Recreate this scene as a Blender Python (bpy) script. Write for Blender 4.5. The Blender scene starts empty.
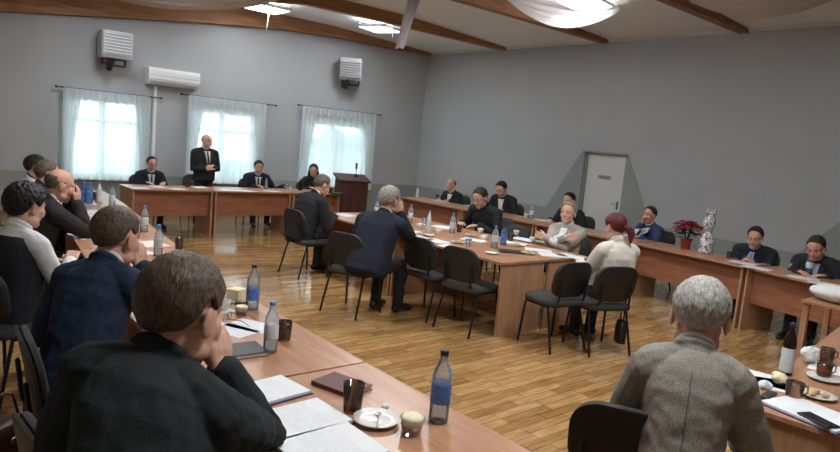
import bpy, bmesh, math, random
import numpy as np
from mathutils import Vector, Matrix, noise
from mathutils.bvhtree import BVHTree
R = math.radians
random.seed(7)
scene = bpy.context.scene
col = scene.collection

# ------------------------------------------------------------------ camera, world, exposure
F, PITCH, ROLL, YAW, EYE = 637.0, .1266, .091, .71, 1.80
fw = Vector((math.sin(YAW)*math.cos(PITCH), math.cos(YAW)*math.cos(PITCH), -math.sin(PITCH)))
rt = Vector((math.cos(YAW), -math.sin(YAW), 0))
up = rt.cross(fw)
cr, sr = math.cos(ROLL), math.sin(ROLL)
ex = rt*cr + up*sr
ey = up*cr - rt*sr
cd = bpy.data.cameras.new('camera')
cam = bpy.data.objects.new('camera', cd); col.objects.link(cam)
cd.sensor_width = 36; cd.lens = F/840*36; cd.clip_start = .05; cd.clip_end = 200
m = Matrix.Identity(4)
for i in range(3):
    m[i][0] = ex[i]; m[i][1] = ey[i]; m[i][2] = -fw[i]
m[2][3] = EYE
cam.matrix_world = m
scene.camera = cam

w = bpy.data.worlds.new('world'); scene.world = w; w.use_nodes = True
bg = w.node_tree.nodes['Background']
bg.inputs[0].default_value = (.80, .95, 1, 1); bg.inputs[1].default_value = 4.4
scene.view_settings.view_transform = 'Standard'; scene.view_settings.look = 'None'
scene.view_settings.gamma = 1; scene.view_settings.exposure = 0.42
scene.cycles.max_bounces = 8
scene.cycles.transparent_max_bounces = 16

WALL_X, WALL_Y, CEIL = 10.5, 12.5, 4.2
LAMP_POWER = 46
UPLIGHT = .30
SKY_PORTAL = 60

def area(name, loc, rot, sx, sy, power, colour):
    l = bpy.data.lights.new(name, 'AREA'); l.shape = 'RECTANGLE'; l.size = sx; l.size_y = sy
    l.energy = power; l.color = colour
    o = bpy.data.objects.new(name, l); o.location = loc; o.rotation_euler = rot; col.objects.link(o); return o
# daylight entering by the three windows of the far wall
for (wx, ww) in ((3.09, 1.2), (5.33, 1.3), (7.97, 1.6)):
    area('window_daylight', (wx, WALL_Y+.36, 1.4), (R(90), 0, R(180)), ww, 1.5, 1, (1, 1, 1)).data.cycles.is_portal = True

def ray(px, py):
    a, b = (px-420)/F, (py-226)/F
    return fw + rt*(cr*a+sr*b) - up*(-sr*a+cr*b)
def at(px, py, z=0.0):                    # point of the level z seen at a place of the photograph
    r = ray(px, py); t = (z-EYE)/r.z
    return Vector((r.x*t, r.y*t, z))
def atX(px, py, X):
    r = ray(px, py); t = X/r.x
    return Vector((X, r.y*t, EYE+r.z*t))
def atY(px, py, Y):
    r = ray(px, py); t = Y/r.y
    return Vector((r.x*t, Y, EYE+r.z*t))

# ------------------------------------------------------------------ materials
def lin(c):
    f = lambda v: v/12.92 if v <= .04045 else ((v+.055)/1.055)**2.4
    return tuple(f(v/255) for v in c) + (1,)
MATS = {}
def mat(name, rgb, rough=.6, metal=0, var=.0, scale=8, bump=0, bscale=60, spec=.5, alpha=1, trans=0, sheen=0, coat=0):
    if name in MATS: return MATS[name]
    m = bpy.data.materials.new(name); m.use_nodes = True
    nt = m.node_tree; b = nt.nodes['Principled BSDF']
    c = lin(rgb)
    b.inputs['Base Color'].default_value = c
    b.inputs['Roughness'].default_value = rough; b.inputs['Metallic'].default_value = metal
    b.inputs['Specular IOR Level'].default_value = spec
    b.inputs['Transmission Weight'].default_value = trans; b.inputs['Alpha'].default_value = alpha
    b.inputs['Sheen Weight'].default_value = sheen; b.inputs['Coat Weight'].default_value = coat
    tc = nt.nodes.new('ShaderNodeTexCoord')
    if var:
        n = nt.nodes.new('ShaderNodeTexNoise'); n.inputs['Scale'].default_value = scale; n.inputs['Detail'].default_value = 5
        nt.links.new(tc.outputs['Object'], n.inputs['Vector'])
        r = nt.nodes.new('ShaderNodeValToRGB')
        r.color_ramp.elements[0].color = tuple(v*(1-var) for v in c[:3])+(1,)
        r.color_ramp.elements[1].color = tuple(min(1, v*(1+var)) for v in c[:3])+(1,)
        r.color_ramp.elements[0].position = .3; r.color_ramp.elements[1].position = .7
        nt.links.new(n.outputs['Fac'], r.inputs[0]); nt.links.new(r.outputs[0], b.inputs['Base Color'])
    if bump:
        n = nt.nodes.new('ShaderNodeTexNoise'); n.inputs['Scale'].default_value = bscale; n.inputs['Detail'].default_value = 4
        nt.links.new(tc.outputs['Object'], n.inputs['Vector'])
        bp = nt.nodes.new('ShaderNodeBump'); bp.inputs['Strength'].default_value = bump; bp.inputs['Distance'].default_value = .01
        nt.links.new(n.outputs['Fac'], bp.inputs['Height']); nt.links.new(bp.outputs[0], b.inputs['Normal'])
    MATS[name] = m; return m

def wood_mat(name, c1, c2, rough, axis='X', scale=3.0, stretch=12):
    m = bpy.data.materials.new(name); m.use_nodes = True; nt = m.node_tree; b = nt.nodes['Principled BSDF']
    tc = nt.nodes.new('ShaderNodeTexCoord'); mp = nt.nodes.new('ShaderNodeMapping')
    s = [stretch]*3; s['XYZ'.index(axis)] = 1
    mp.inputs['Scale'].default_value = s
    n = nt.nodes.new('ShaderNodeTexNoise'); n.inputs['Scale'].default_value = scale; n.inputs['Detail'].default_value = 7
    n.inputs['Distortion'].default_value = .6
    r = nt.nodes.new('ShaderNodeValToRGB')
    r.color_ramp.elements[0].color = lin(c1); r.color_ramp.elements[1].color = lin(c2)
    r.color_ramp.elements[0].position = .32; r.color_ramp.elements[1].position = .68
    nt.links.new(tc.outputs['Object'], mp.inputs[0]); nt.links.new(mp.outputs[0], n.inputs['Vector'])
    nt.links.new(n.outputs['Fac'], r.inputs[0]); nt.links.new(r.outputs[0], b.inputs['Base Color'])
    b.inputs['Roughness'].default_value = rough
    MATS[name] = m; return m

def parquet_mat():
    m = bpy.data.materials.new('parquet'); m.use_nodes = True; nt = m.node_tree; b = nt.nodes['Principled BSDF']
    tc = nt.nodes.new('ShaderNodeTexCoord'); mp = nt.nodes.new('ShaderNodeMapping')
    mp.inputs['Rotation'].default_value = (0, 0, R(0))
    br = nt.nodes.new('ShaderNodeTexBrick'); br.inputs['Scale'].default_value = 1.0
    br.inputs['Brick Width'].default_value = .46; br.inputs['Row Height'].default_value = .085
    br.inputs['Mortar Size'].default_value = .0022; br.inputs['Bias'].default_value = .0
    br.inputs['Color1'].default_value = lin((197, 157, 104)); br.inputs['Color2'].default_value = lin((160, 118, 70))
    br.inputs['Mortar'].default_value = lin((105, 72, 42)); br.offset = .37; br.offset_frequency = 3
    n = nt.nodes.new('ShaderNodeTexNoise'); n.inputs['Scale'].default_value = 4; n.inputs['Detail'].default_value = 8
    mp2 = nt.nodes.new('ShaderNodeMapping'); mp2.inputs['Scale'].default_value = (1.2, 9, 1)
    nt.links.new(tc.outputs['Object'], mp.inputs[0]); nt.links.new(mp.outputs[0], br.inputs['Vector'])
    nt.links.new(tc.outputs['Object'], mp2.inputs[0]); nt.links.new(mp2.outputs[0], n.inputs['Vector'])
    mx = nt.nodes.new('ShaderNodeMixRGB'); mx.blend_type = 'OVERLAY'; mx.inputs[0].default_value = .75
    nt.links.new(br.outputs['Color'], mx.inputs[1]); nt.links.new(n.outputs['Fac'], mx.inputs[2])
    nt.links.new(mx.outputs[0], b.inputs['Base Color'])
    b.inputs['Roughness'].default_value = .2; b.inputs['Coat Weight'].default_value = .55; b.inputs['Coat Roughness'].default_value = .09
    MATS['parquet'] = m; return m

def emit_mat(name, rgb, s):
    m = bpy.data.materials.new(name); m.use_nodes = True; nt = m.node_tree
    b = nt.nodes['Principled BSDF']; b.inputs['Base Color'].default_value = lin(rgb)
    b.inputs['Emission Color'].default_value = lin(rgb); b.inputs['Emission Strength'].default_value = s
    MATS[name] = m; return m

def sheer_mat(name, rgb, t):
    m = bpy.data.materials.new(name); m.use_nodes = True; nt = m.node_tree; nt.nodes.clear()
    o = nt.nodes.new('ShaderNodeOutputMaterial'); d = nt.nodes.new('ShaderNodeBsdfDiffuse'); tl = nt.nodes.new('ShaderNodeBsdfTranslucent')
    tr = nt.nodes.new('ShaderNodeBsdfTransparent'); a = nt.nodes.new('ShaderNodeMixShader'); b = nt.nodes.new('ShaderNodeMixShader')
    d.inputs[0].default_value = lin(rgb); tl.inputs[0].default_value = lin(rgb); a.inputs[0].default_value = .55; b.inputs[0].default_value = t
    nt.links.new(d.outputs[0], a.inputs[1]); nt.links.new(tl.outputs[0], a.inputs[2])
    nt.links.new(a.outputs[0], b.inputs[1]); nt.links.new(tr.outputs[0], b.inputs[2]); nt.links.new(b.outputs[0], o.inputs[0])
    MATS[name] = m; return m

def glass_mat(name, rgb, t, rough=.04):
    m = bpy.data.materials.new(name); m.use_nodes = True; nt = m.node_tree; nt.nodes.clear()
    o = nt.nodes.new('ShaderNodeOutputMaterial'); g = nt.nodes.new('ShaderNodeBsdfGlossy'); tr = nt.nodes.new('ShaderNodeBsdfTransparent')
    d = nt.nodes.new('ShaderNodeBsdfDiffuse'); mx = nt.nodes.new('ShaderNodeMixShader'); mx2 = nt.nodes.new('ShaderNodeMixShader')
    lw = nt.nodes.new('ShaderNodeLayerWeight'); lw.inputs[0].default_value = .25
    g.inputs['Roughness'].default_value = rough; g.inputs[0].default_value = (.9, .95, 1, 1)
    tr.inputs[0].default_value = lin(rgb); d.inputs[0].default_value = lin(rgb)
    mx.inputs[0].default_value = t
    nt.links.new(d.outputs[0], mx.inputs[1]); nt.links.new(tr.outputs[0], mx.inputs[2])
    nt.links.new(lw.outputs['Fresnel'], mx2.inputs[0]); nt.links.new(mx.outputs[0], mx2.inputs[1]); nt.links.new(g.outputs[0], mx2.inputs[2])
    nt.links.new(mx2.outputs[0], o.inputs[0]); MATS[name] = m; return m

def page_mat():
    m = bpy.data.materials.new('printed_page'); m.use_nodes = True; nt = m.node_tree; b = nt.nodes['Principled BSDF']
    tc = nt.nodes.new('ShaderNodeTexCoord'); sp = nt.nodes.new('ShaderNodeSeparateXYZ')
    nt.links.new(tc.outputs['Object'], sp.inputs[0])
    def mth(op, a, v=None):
        n = nt.nodes.new('ShaderNodeMath'); n.operation = op; nt.links.new(a, n.inputs[0])
        if v is not None:
            if isinstance(v, float): n.inputs[1].default_value = v
            else: nt.links.new(v, n.inputs[1])
        return n.outputs[0]
    line = mth('GREATER_THAN', mth('FRACT', mth('MULTIPLY', sp.outputs['Y'], 90.0)), .55)
    nz = nt.nodes.new('ShaderNodeTexNoise'); nz.inputs['Scale'].default_value = 90
    nt.links.new(tc.outputs['Object'], nz.inputs['Vector'])
    wd = mth('GREATER_THAN', nz.outputs['Fac'], .45)
    inx = mth('LESS_THAN', mth('ABSOLUTE', sp.outputs['X']), .08); iny = mth('LESS_THAN', mth('ABSOLUTE', sp.outputs['Y']), .115)
    f = mth('MULTIPLY', mth('MULTIPLY', line, wd), mth('MULTIPLY', inx, iny))
    mx = nt.nodes.new('ShaderNodeMixRGB'); nt.links.new(mth('MULTIPLY', f, .16), mx.inputs[0])
    mx.inputs[1].default_value = lin((226, 228, 230)); mx.inputs[2].default_value = lin((70, 72, 80))
    nt.links.new(mx.outputs[0], b.inputs['Base Color']); b.inputs['Roughness'].default_value = .7
    MATS['printed_page'] = m; return m

def tweed_mat():
    m = mat('tweed', (128, 122, 112), .95, var=.0, bump=.4, bscale=250, spec=.15)
    nt = m.node_tree; b = nt.nodes['Principled BSDF']
    tc = nt.nodes.new('ShaderNodeTexCoord')
    n = nt.nodes.new('ShaderNodeTexNoise'); n.inputs['Scale'].default_value = 230; n.inputs['Detail'].default_value = 2
    w_ = nt.nodes.new('ShaderNodeTexWave'); w_.inputs['Scale'].default_value = 55; w_.inputs['Distortion'].default_value = 2; w_.inputs['Detail Scale'].default_value = 12
    mp = nt.nodes.new('ShaderNodeMath'); mp.operation = 'ADD'
    nt.links.new(tc.outputs['Object'], n.inputs['Vector']); nt.links.new(tc.outputs['Object'], w_.inputs['Vector'])
    ml = nt.nodes.new('ShaderNodeMath'); ml.operation = 'MULTIPLY'; ml.inputs[1].default_value = .3
    nt.links.new(w_.outputs['Fac'], ml.inputs[0]); nt.links.new(n.outputs['Fac'], mp.inputs[0]); nt.links.new(ml.outputs[0], mp.inputs[1])
    r = nt.nodes.new('ShaderNodeValToRGB'); r.color_ramp.elements[0].position = .42; r.color_ramp.elements[1].position = .88
    r.color_ramp.elements[0].color = lin((104, 100, 93)); r.color_ramp.elements[1].color = lin((164, 157, 145))
    nt.links.new(mp.outputs[0], r.inputs[0]); nt.links.new(r.outputs[0], b.inputs['Base Color']); return m

def hair_mat(name, c1, c2):
    m = bpy.data.materials.new(name); m.use_nodes = True; nt = m.node_tree; b = nt.nodes['Principled BSDF']
    tc = nt.nodes.new('ShaderNodeTexCoord'); mp = nt.nodes.new('ShaderNodeMapping'); mp.inputs['Scale'].default_value = (6, 1.2, 2)
    n = nt.nodes.new('ShaderNodeTexNoise'); n.inputs['Scale'].default_value = 28; n.inputs['Detail'].default_value = 6; n.inputs['Distortion'].default_value = .8
    nt.links.new(tc.outputs['Object'], mp.inputs[0]); nt.links.new(mp.outputs[0], n.inputs['Vector'])
    r = nt.nodes.new('ShaderNodeValToRGB'); r.color_ramp.elements[0].color = lin(c1); r.color_ramp.elements[1].color = lin(c2)
    r.color_ramp.elements[0].position = .35; r.color_ramp.elements[1].position = .68
    nt.links.new(n.outputs['Fac'], r.inputs[0]); nt.links.new(r.outputs[0], b.inputs['Base Color'])
    bp = nt.nodes.new('ShaderNodeBump'); bp.inputs['Strength'].default_value = .5; bp.inputs['Distance'].default_value = .006
    nt.links.new(n.outputs['Fac'], bp.inputs['Height']); nt.links.new(bp.outputs[0], b.inputs['Normal'])
    b.inputs['Roughness'].default_value = .55; b.inputs['Specular IOR Level'].default_value = .3
    MATS[name] = m; return m

WALLP = mat('wall_paint', (172, 175, 177), .85, var=.03, scale=1.5, bump=.08, bscale=120)
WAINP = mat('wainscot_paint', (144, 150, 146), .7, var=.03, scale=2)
CEILP = mat('ceiling_paint', (238, 238, 238), .9)
WHITEP = mat('white_paint', (210, 212, 210), .5)
BEAM = wood_mat('beam_wood', (124, 84, 50), (166, 118, 74), .6, 'X', 2.2, 10)
PARQ = parquet_mat()
TABLE = wood_mat('beech_laminate', (166, 120, 88), (188, 141, 106), .32, 'Y', 2.5, 9)
TABLE2 = wood_mat('beech_panel', (166, 124, 92), (190, 148, 114), .4, 'Z', 2.5, 9)
TABLE3 = wood_mat('modesty_laminate', (134, 86, 61), (162, 109, 79), .4, 'X', 2.5, 9)
BLACKM = mat('black_metal', (28, 27, 27), .4, .3)
CHAIRF = mat('chair_fabric', (56, 54, 51), .95, var=.15, scale=120, bump=.2, bscale=300)
CHAIRP = mat('chair_plastic', (34, 33, 32), .5)
SKIN = mat('skin', (206, 164, 142), .55, var=.06, scale=25, spec=.35)
SKIN2 = mat('skin_ruddy', (198, 150, 128), .55, var=.08, scale=25, spec=.35)
EYEW = mat('eye_white', (178, 166, 158), .4); EYED = mat('eye_dark', (40, 30, 26), .3)
PAPER = mat('paper_white', (226, 228, 230), .75); PAGE = page_mat()
NAVYC = mat('navy_cover', (44, 52, 96), .5); DARKC = mat('dark_cover', (40, 36, 38), .45); REDC = mat('maroon_cover', (92, 48, 46), .5, var=.08, scale=60)
CLEAR = glass_mat('clear_plastic', (240, 246, 250), .80); AMBER = glass_mat('amber_glass', (216, 184, 156), .93); BLUEG = glass_mat('blue_plastic', (150, 190, 225), .75)
BROWNG = glass_mat('brown_bottle', (52, 34, 28), .35); COLA = mat('dark_drink', (98, 64, 42), .1, alpha=1); TEA = mat('red_drink', (186, 62, 42), .1)
PORC = mat('porcelain', (222, 220, 212), .2); CREAM = mat('cream_foam', (232, 222, 180), .5); STEEL = mat('steel', (180, 180, 182), .25, 1)
BLUEL = mat('blue_label', (82, 120, 190), .5, var=.3, scale=60); WHITEL = mat('white_label', (205, 210, 215), .5, var=.12, scale=70); CAPD = mat('dark_cap', (36, 38, 48), .4); CAPB = mat('blue_cap', (92, 130, 200), .4)

# ------------------------------------------------------------------ mesh helpers
class Sh:
    def __init__(s): s.v = []; s.f = []; s.m = []
    def add(s, vs, fs, mi=0):
        o = len(s.v); s.v += [Vector(v) for v in vs]; s.f += [tuple(i+o for i in f) for f in fs]; s.m += [mi]*len(fs); return s
    def rings(s, rings, mi=0, cap=True, closed=True):
        n = len(rings[0]); vs = [v for r in rings for v in r]; fs = []
        for i in range(len(rings)-1):
            for j in range(n if closed else n-1):
                k = (j+1) % n; fs.append((i*n+j, i*n+k, (i+1)*n+k, (i+1)*n+j))
        if cap: fs.append(tuple(range(n-1, -1, -1))); fs.append(tuple(range((len(rings)-1)*n, len(rings)*n)))
        return s.add(vs, fs, mi)
    def box(s, c, d, rot=None, mi=0, bev=0):
        c = Vector(c); hx, hy, hz = d[0]/2, d[1]/2, d[2]/2
        if bev:
            b = min(bev, hx*.95, hy*.95, hz*.95); bm = bmesh.new(); bmesh.ops.create_cube(bm, size=1)
            for v in bm.verts: v.co = Vector((v.co.x*d[0], v.co.y*d[1], v.co.z*d[2]))
            bmesh.ops.bevel(bm, geom=bm.edges[:]+bm.verts[:], offset=b, segments=2, affect='EDGES', profile=.6)
            bm.verts.index_update()
            vs = [v.co.copy() for v in bm.verts]; fs = [tuple(v.index for v in f.verts) for f in bm.faces]; bm.free()
        else:
            vs = [Vector((x, y, z)) for x in (-hx, hx) for y in (-hy, hy) for z in (-hz, hz)]
            fs = [(0, 1, 3, 2), (4, 6, 7, 5), (0, 4, 5, 1), (2, 3, 7, 6), (0, 2, 6, 4), (1, 5, 7, 3)]
        if rot: vs = [rot @ v for v in vs]
        return s.add([v+c for v in vs], fs, mi)
    def tube(s, pts, rad, n=10, mi=0, round_=True):
        pts = [Vector(p) for p in pts]
        if not isinstance(rad, (list, tuple)): rad = [rad]*len(pts)
        T = []
        for i in range(len(pts)):
            a = pts[max(0, i-1)]; b = pts[min(len(pts)-1, i+1)]; T.append((b-a).normalized())
        u = T[0].orthogonal().normalized(); rg = []
        def ring(c, t, r):
            nonlocal u
            u = (u-t*u.dot(t)).normalized(); v = t.cross(u)
            return [c+(u*math.cos(2*math.pi*k/n)+v*math.sin(2*math.pi*k/n))*r for k in range(n)]
        if round_:
            for a in (80, 55, 28): rg.append(ring(pts[0]-T[0]*rad[0]*math.sin(R(a)), T[0], rad[0]*math.cos(R(a))))
        for p, t, r in zip(pts, T, rad): rg.append(ring(p, t, r))
        if round_:
            for a in (28, 55, 80): rg.append(ring(pts[-1]+T[-1]*rad[-1]*math.sin(R(a)), T[-1], rad[-1]*math.cos(R(a))))
        return s.rings(rg, mi)
    def ell(s, c, r, rot=None, nu=16, nv=10, mi=0):
        c = Vector(c); rg = []
        for i in range(nv+1):
            a = math.pi*(i+.02)/(nv+.04)-math.pi/2
            rg.append([Vector((math.cos(a)*math.cos(2*math.pi*k/nu)*r[0], math.cos(a)*math.sin(2*math.pi*k/nu)*r[1], math.sin(a)*r[2])) for k in range(nu)])
        if rot: rg = [[rot @ v for v in g] for g in rg]
        return s.rings([[v+c for v in g] for g in rg], mi)
    def lathe(s, prof, n=20, c=(0, 0, 0), mi=0, cap=True):
        c = Vector(c)
        return s.rings([[c+Vector((r*math.cos(2*math.pi*k/n), r*math.sin(2*math.pi*k/n), z)) for k in range(n)] for r, z in prof], mi, cap)
    def prism(s, poly, z0, z1, mi=0):
        return s.rings([[Vector((x, y, z0)) for x, y in poly], [Vector((x, y, z1)) for x, y in poly]], mi)
    def mesh(s, name, mats, smooth=False):
        me = bpy.data.meshes.new(name); me.from_pydata([tuple(v) for v in s.v], [], s.f)
        for mm in (mats if isinstance(mats, (list, tuple)) else [mats]): me.materials.append(mm)
        if any(s.m): me.polygons.foreach_set('material_index', s.m)
        bm = bmesh.new(); bm.from_mesh(me); bmesh.ops.recalc_face_normals(bm, faces=bm.faces); bm.to_mesh(me); bm.free()
        if smooth: me.shade_smooth()
        me.update(); return me
    def obj(s, name, mats, parent=None, smooth=False, auto=None):
        me = s.mesh(name, mats, smooth or auto is not None)
        if auto is not None: me.set_sharp_from_angle(angle=R(auto))
        return link(name, me, parent)
def link(name, me, parent=None):
    o = bpy.data.objects.new(name, me); col.objects.link(o)
    if parent: o.parent = parent
    return o
def tag(o, label=None, cat=None, group=None, kind=None):
    if label: o['label'] = label
    if cat: o['category'] = cat
    if group: o['group'] = group
    if kind: o['kind'] = kind
    return o
def thing(name, label, cat, loc=(0, 0, 0), rz=0, group=None):
    o = bpy.data.objects.new(name, None); col.objects.link(o); o.empty_display_size = .1
    o.location = loc; o.rotation_euler = (0, 0, rz); return tag(o, label, cat, group)
def struct(name, sh, mats, parent=None, **k):
    o = sh.obj(name, mats, parent, **k)
    if not parent: o['kind'] = 'structure'
    return o
def dup(root, loc, rz, label=None, group=None):
    r = root.copy(); col.objects.link(r); r.location = loc; r.rotation_euler = (0, 0, rz)
    if label: r['label'] = label
    if group: r['group'] = group
    for ch in list(root.children):
        c = ch.copy(); col.objects.link(c); c.parent = r
        for g in ch.children:
            d = g.copy(); col.objects.link(d); d.parent = c
    return r
def remesh(sh, vox, smooth=3, fac=.5):
    me = sh.mesh('tmp', [SKIN]); o = bpy.data.objects.new('tmp', me); col.objects.link(o)
    r = o.modifiers.new('r', 'REMESH'); r.mode = 'VOXEL'; r.voxel_size = vox; r.use_smooth_shade = True
    if smooth:
        q = o.modifiers.new('s', 'SMOOTH'); q.factor = fac; q.iterations = smooth
    dg = bpy.context.evaluated_depsgraph_get(); dg.update()
    out = bpy.data.meshes.new_from_object(o.evaluated_get(dg))
    bpy.data.objects.remove(o); bpy.data.meshes.remove(me)
    out.materials.clear(); out.shade_smooth(); return out

# ------------------------------------------------------------------ the room
X0, Y0 = -1.9, -2.6
RIDGE = 5.6
def ceil(x): return 4.19-max(0, x-7.6)*.042 if x > RIDGE else 4.18-(RIDGE-x)*.14
struct('floor', Sh().box(((X0+WALL_X)/2, (Y0+WALL_Y)/2, -.05), (WALL_X-X0+.4, WALL_Y-Y0+.4, .1)), PARQ)
s = Sh(); t = .12
for a, b in ((X0-.2, RIDGE), (RIDGE, 7.6), (7.6, WALL_X+.2)):
    s.rings([[Vector((x, y, ceil(x)+dz)) for x, dz in ((a, 0), (b, 0), (b, t), (a, t))] for y in (Y0-.2, WALL_Y+.2)])
struct('ceiling', s, CEILP)
WINS = [(3.09, 1.30), (5.33, 1.40), (7.97, 1.72)]          # centre and clear width of the three windows
WZ0, WZ1 = .68, 2.12
s = Sh(); edges = [X0-.2]
for c, ww in WINS: edges += [c-ww/2, c+ww/2]
edges.append(WALL_X+.2)
for i in range(0, len(edges), 2):
    a, b = edges[i], edges[i+1]; s.box(((a+b)/2, WALL_Y+.15, 2.1), (b-a, .3, 4.6))
for c, ww in WINS:
    s.box((c, WALL_Y+.15, (WZ0-.2)/2), (ww, .3, WZ0+.2)); s.box((c, WALL_Y+.15, (WZ1+4.4)/2), (ww, .3, 4.4-WZ1))
struct('wall_back', s, WALLP)
DY0, DY1, DZ = 6.58, 7.50, 1.95                               # door in the right wall
s = Sh()
for a, b in ((Y0-.2, DY0), (DY1, WALL_Y)): s.box((WALL_X+.15, (a+b)/2, 2.1), (.3, b-a, 4.4))
s.box((WALL_X+.15, (DY0+DY1)/2, (DZ+4.3)/2), (.3, DY1-DY0, 4.3-DZ))
struct('wall_right', s, WALLP)
struct('wall_left', Sh().box((X0-.1, (Y0+WALL_Y)/2, 2), (.2, WALL_Y-Y0, 4.4)), WALLP)
struct('wall_front', Sh().box(((X0+WALL_X)/2, Y0-.1, 2), (WALL_X-X0, .2, 4.6)), WALLP)
# darker painted band of the lower wall
s = Sh(); e2 = list(edges)
for i in range(0, len(e2), 2): s.box(((e2[i]+e2[i+1])/2, WALL_Y-.003, .38), (e2[i+1]-e2[i], .008, .76))
for c, ww in WINS: s.box((c, WALL_Y-.003, (WZ0-.03)/2), (ww, .008, WZ0-.03))
struct('trim_1', s, WAINP)
def wall_poly(name, poly):
    n = len(poly); vs = [Vector((WALL_X-.007, y, z)) for y, z in poly]+[Vector((WALL_X+.002, y, z)) for y, z in poly]
    return vs, [tuple(range(n)), tuple(range(2*n-1, n-1, -1))]+[(i, (i+1) % n, (i+1) % n+n, i+n) for i in range(n)]
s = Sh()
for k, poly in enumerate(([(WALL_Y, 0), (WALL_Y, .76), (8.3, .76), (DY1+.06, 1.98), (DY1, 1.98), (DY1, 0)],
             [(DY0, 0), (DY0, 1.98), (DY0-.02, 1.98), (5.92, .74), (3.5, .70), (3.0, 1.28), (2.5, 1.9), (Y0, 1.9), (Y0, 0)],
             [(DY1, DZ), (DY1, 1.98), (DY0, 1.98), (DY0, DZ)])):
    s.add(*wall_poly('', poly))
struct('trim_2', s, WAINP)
struct('trim_3', Sh().rings([[Vector((x, y, z)) for x, z in ((WALL_X, 4.02), (WALL_X-.02, 4.03), (WALL_X-.06, 4.065), (WALL_X-.06, 4.09), (WALL_X, 4.09))] for y in (Y0, WALL_Y)]), WHITEP)
struct('baseboard_back', Sh().box(((X0+WALL_X)/2, WALL_Y-.012, .045), (WALL_X-X0, .024, .09)), mat('skirting', (120, 92, 70), .5))
s = Sh()
for a, b in ((Y0, DY0-.05), (DY1+.05, WALL_Y)): s.box((WALL_X-.012, (a+b)/2, .045), (.024, b-a, .09))
struct('baseboard_right', s, MATS['skirting'])
# beams across the ceiling
def beam(n, y):
    s = Sh(); h = .24
    pts = [(WALL_X-.01, 4.0), (7.6, 3.96), (6.4, 3.90), (4.7, 3.72), (1.5, 3.29), (X0, 2.86)] if n == 4 else [(WALL_X-.01, 4.0), (7.6, 3.99), (RIDGE, 3.97), (1.5, 3.42), (X0, 2.93)]
    for a, b in zip(pts, pts[1:]):
        s.rings([[Vector((x, yy, zz)) for yy, zz in ((y-.075, z), (y+.075, z), (y+.075, ceil(x)+.03), (y-.075, ceil(x)+.03))] for x, z in (a, b)])
    struct('trim_%d' % n, s, BEAM)
for n, y in ((4, WALL_Y-.085), (5, 9.93), (6, 7.35), (7, 4.78), (8, 2.2), (9, -.4)): beam(n, y)

# door
d = struct('door_1', Sh().box((WALL_X+.105, (DY0+DY1)/2, DZ/2), (.045, DY1-DY0-.08, DZ-.04), bev=.004), mat('door_paint', (206, 209, 206), .45))
s = Sh()
for y in (DY0+.02, DY1-.02): s.box((WALL_X+.15, y, DZ/2), (.2, .04, DZ))
s.box((WALL_X+.15, (DY0+DY1)/2, DZ-.02), (.2, DY1-DY0, .04)); s.obj('door_frame', mat('door_frame_paint', (150, 154, 146), .5), d)
Sh().box((WALL_X+.078, 7.05, 1.50), (.008, .29, .075), bev=.003).obj('door_plaque', mat('plaque', (150, 152, 154), .4), d)
s = Sh()
for k in range(7): s.box((WALL_X+.0735, 6.96+k*.03, 1.50), (.004, .017, .03))
s.obj('plaque_lettering', mat('plaque_ink', (96, 98, 102), .5), d.children[-1])
s = Sh().box((WALL_X+.078, DY0+.12, 1.0), (.012, .035, .16), bev=.003).tube([(WALL_X+.078, DY0+.12, 1.03), (WALL_X+.03, DY0+.12, 1.03), (WALL_X+.03, DY0+.24, 1.03)], .009)
s.obj('door_handle', STEEL, d)

# windows
GLASSW = glass_mat('window_glass', (250, 255, 255), .96, .01)
SHEER = sheer_mat('sheer_curtain', (244, 247, 248), .34); FRILL = sheer_mat('curtain_frill', (236, 240, 242), .34)
def window(n, c, ww):
    s = Sh(); y = WALL_Y+.16
    for x in (c-ww/2+.035, c+ww/2-.035): s.box((x, y, (WZ0+WZ1)/2), (.07, .07, WZ1-WZ0))
    for z in (WZ0+.035, WZ1-.035): s.box((c, y, z), (ww, .068, .07))
    s.box((c, y, (WZ0+WZ1)/2), (.09, .066, WZ1-WZ0)); s.box((c, y, WZ1-.42), (ww, .064, .05))
    o = struct('window_%d' % n, s, WHITEP)
    Sh().box((c, y, (WZ0+WZ1)/2), (ww-.1, .008, WZ1-WZ0-.1)).obj('window_pane', GLASSW, o)
    Sh().box((c, WALL_Y+.05, WZ0-.015), (ww+.08, .26, .03), bev=.008).obj('window_sill', WHITEP, o)
for n, (c, ww) in enumerate(WINS): window(n+1, c, ww)
RODZ = (2.22, 2.34, 2.41)
RODX = ((2.32, 4.02), (4.42, 6.38), (6.93, 9.10))
CURX = ((2.42, 3.82), (4.55, 6.15), (7.02, 8.95))
def drape(x0, x1, z0, z1, y, amp, waves, nx=70, nz=14, scallop=0, cut=None, seed=0):
    fr = []; bk = []; vs = []; fs = []
    for side, off in ((0, -.0012), (1, .0012)):
        for i in range(nx+1):
            u = i/nx
            for j in range(nz+1):
                v = j/nz
                xa, xb = (x0, x1) if not cut else cut(v)
                x = xa+(xb-xa)*u
                ph = waves*math.pi*2*u+1.7*math.sin(u*5+seed)
                yy = y+amp*(.45+.55*v)*math.sin(ph)+.3*amp*math.sin(ph*2.3+v*2+seed)
                z = z1+(z0-z1)*v+(scallop*math.sin(ph*.5)*v)
                vs.append(Vector((x, yy+off, z)))
    N = (nx+1)*(nz+1)
    for i in range(nx):
        for j in range(nz):
            a = i*(nz+1)+j; b = a+nz+1
            fs.append((a, b, b+1, a+1)); fs.append((a+N, a+1+N, b+1+N, b+N))
    return Sh().add(vs, fs)
cw = ('left window', 'middle window behind the standing man', 'right window')
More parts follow.
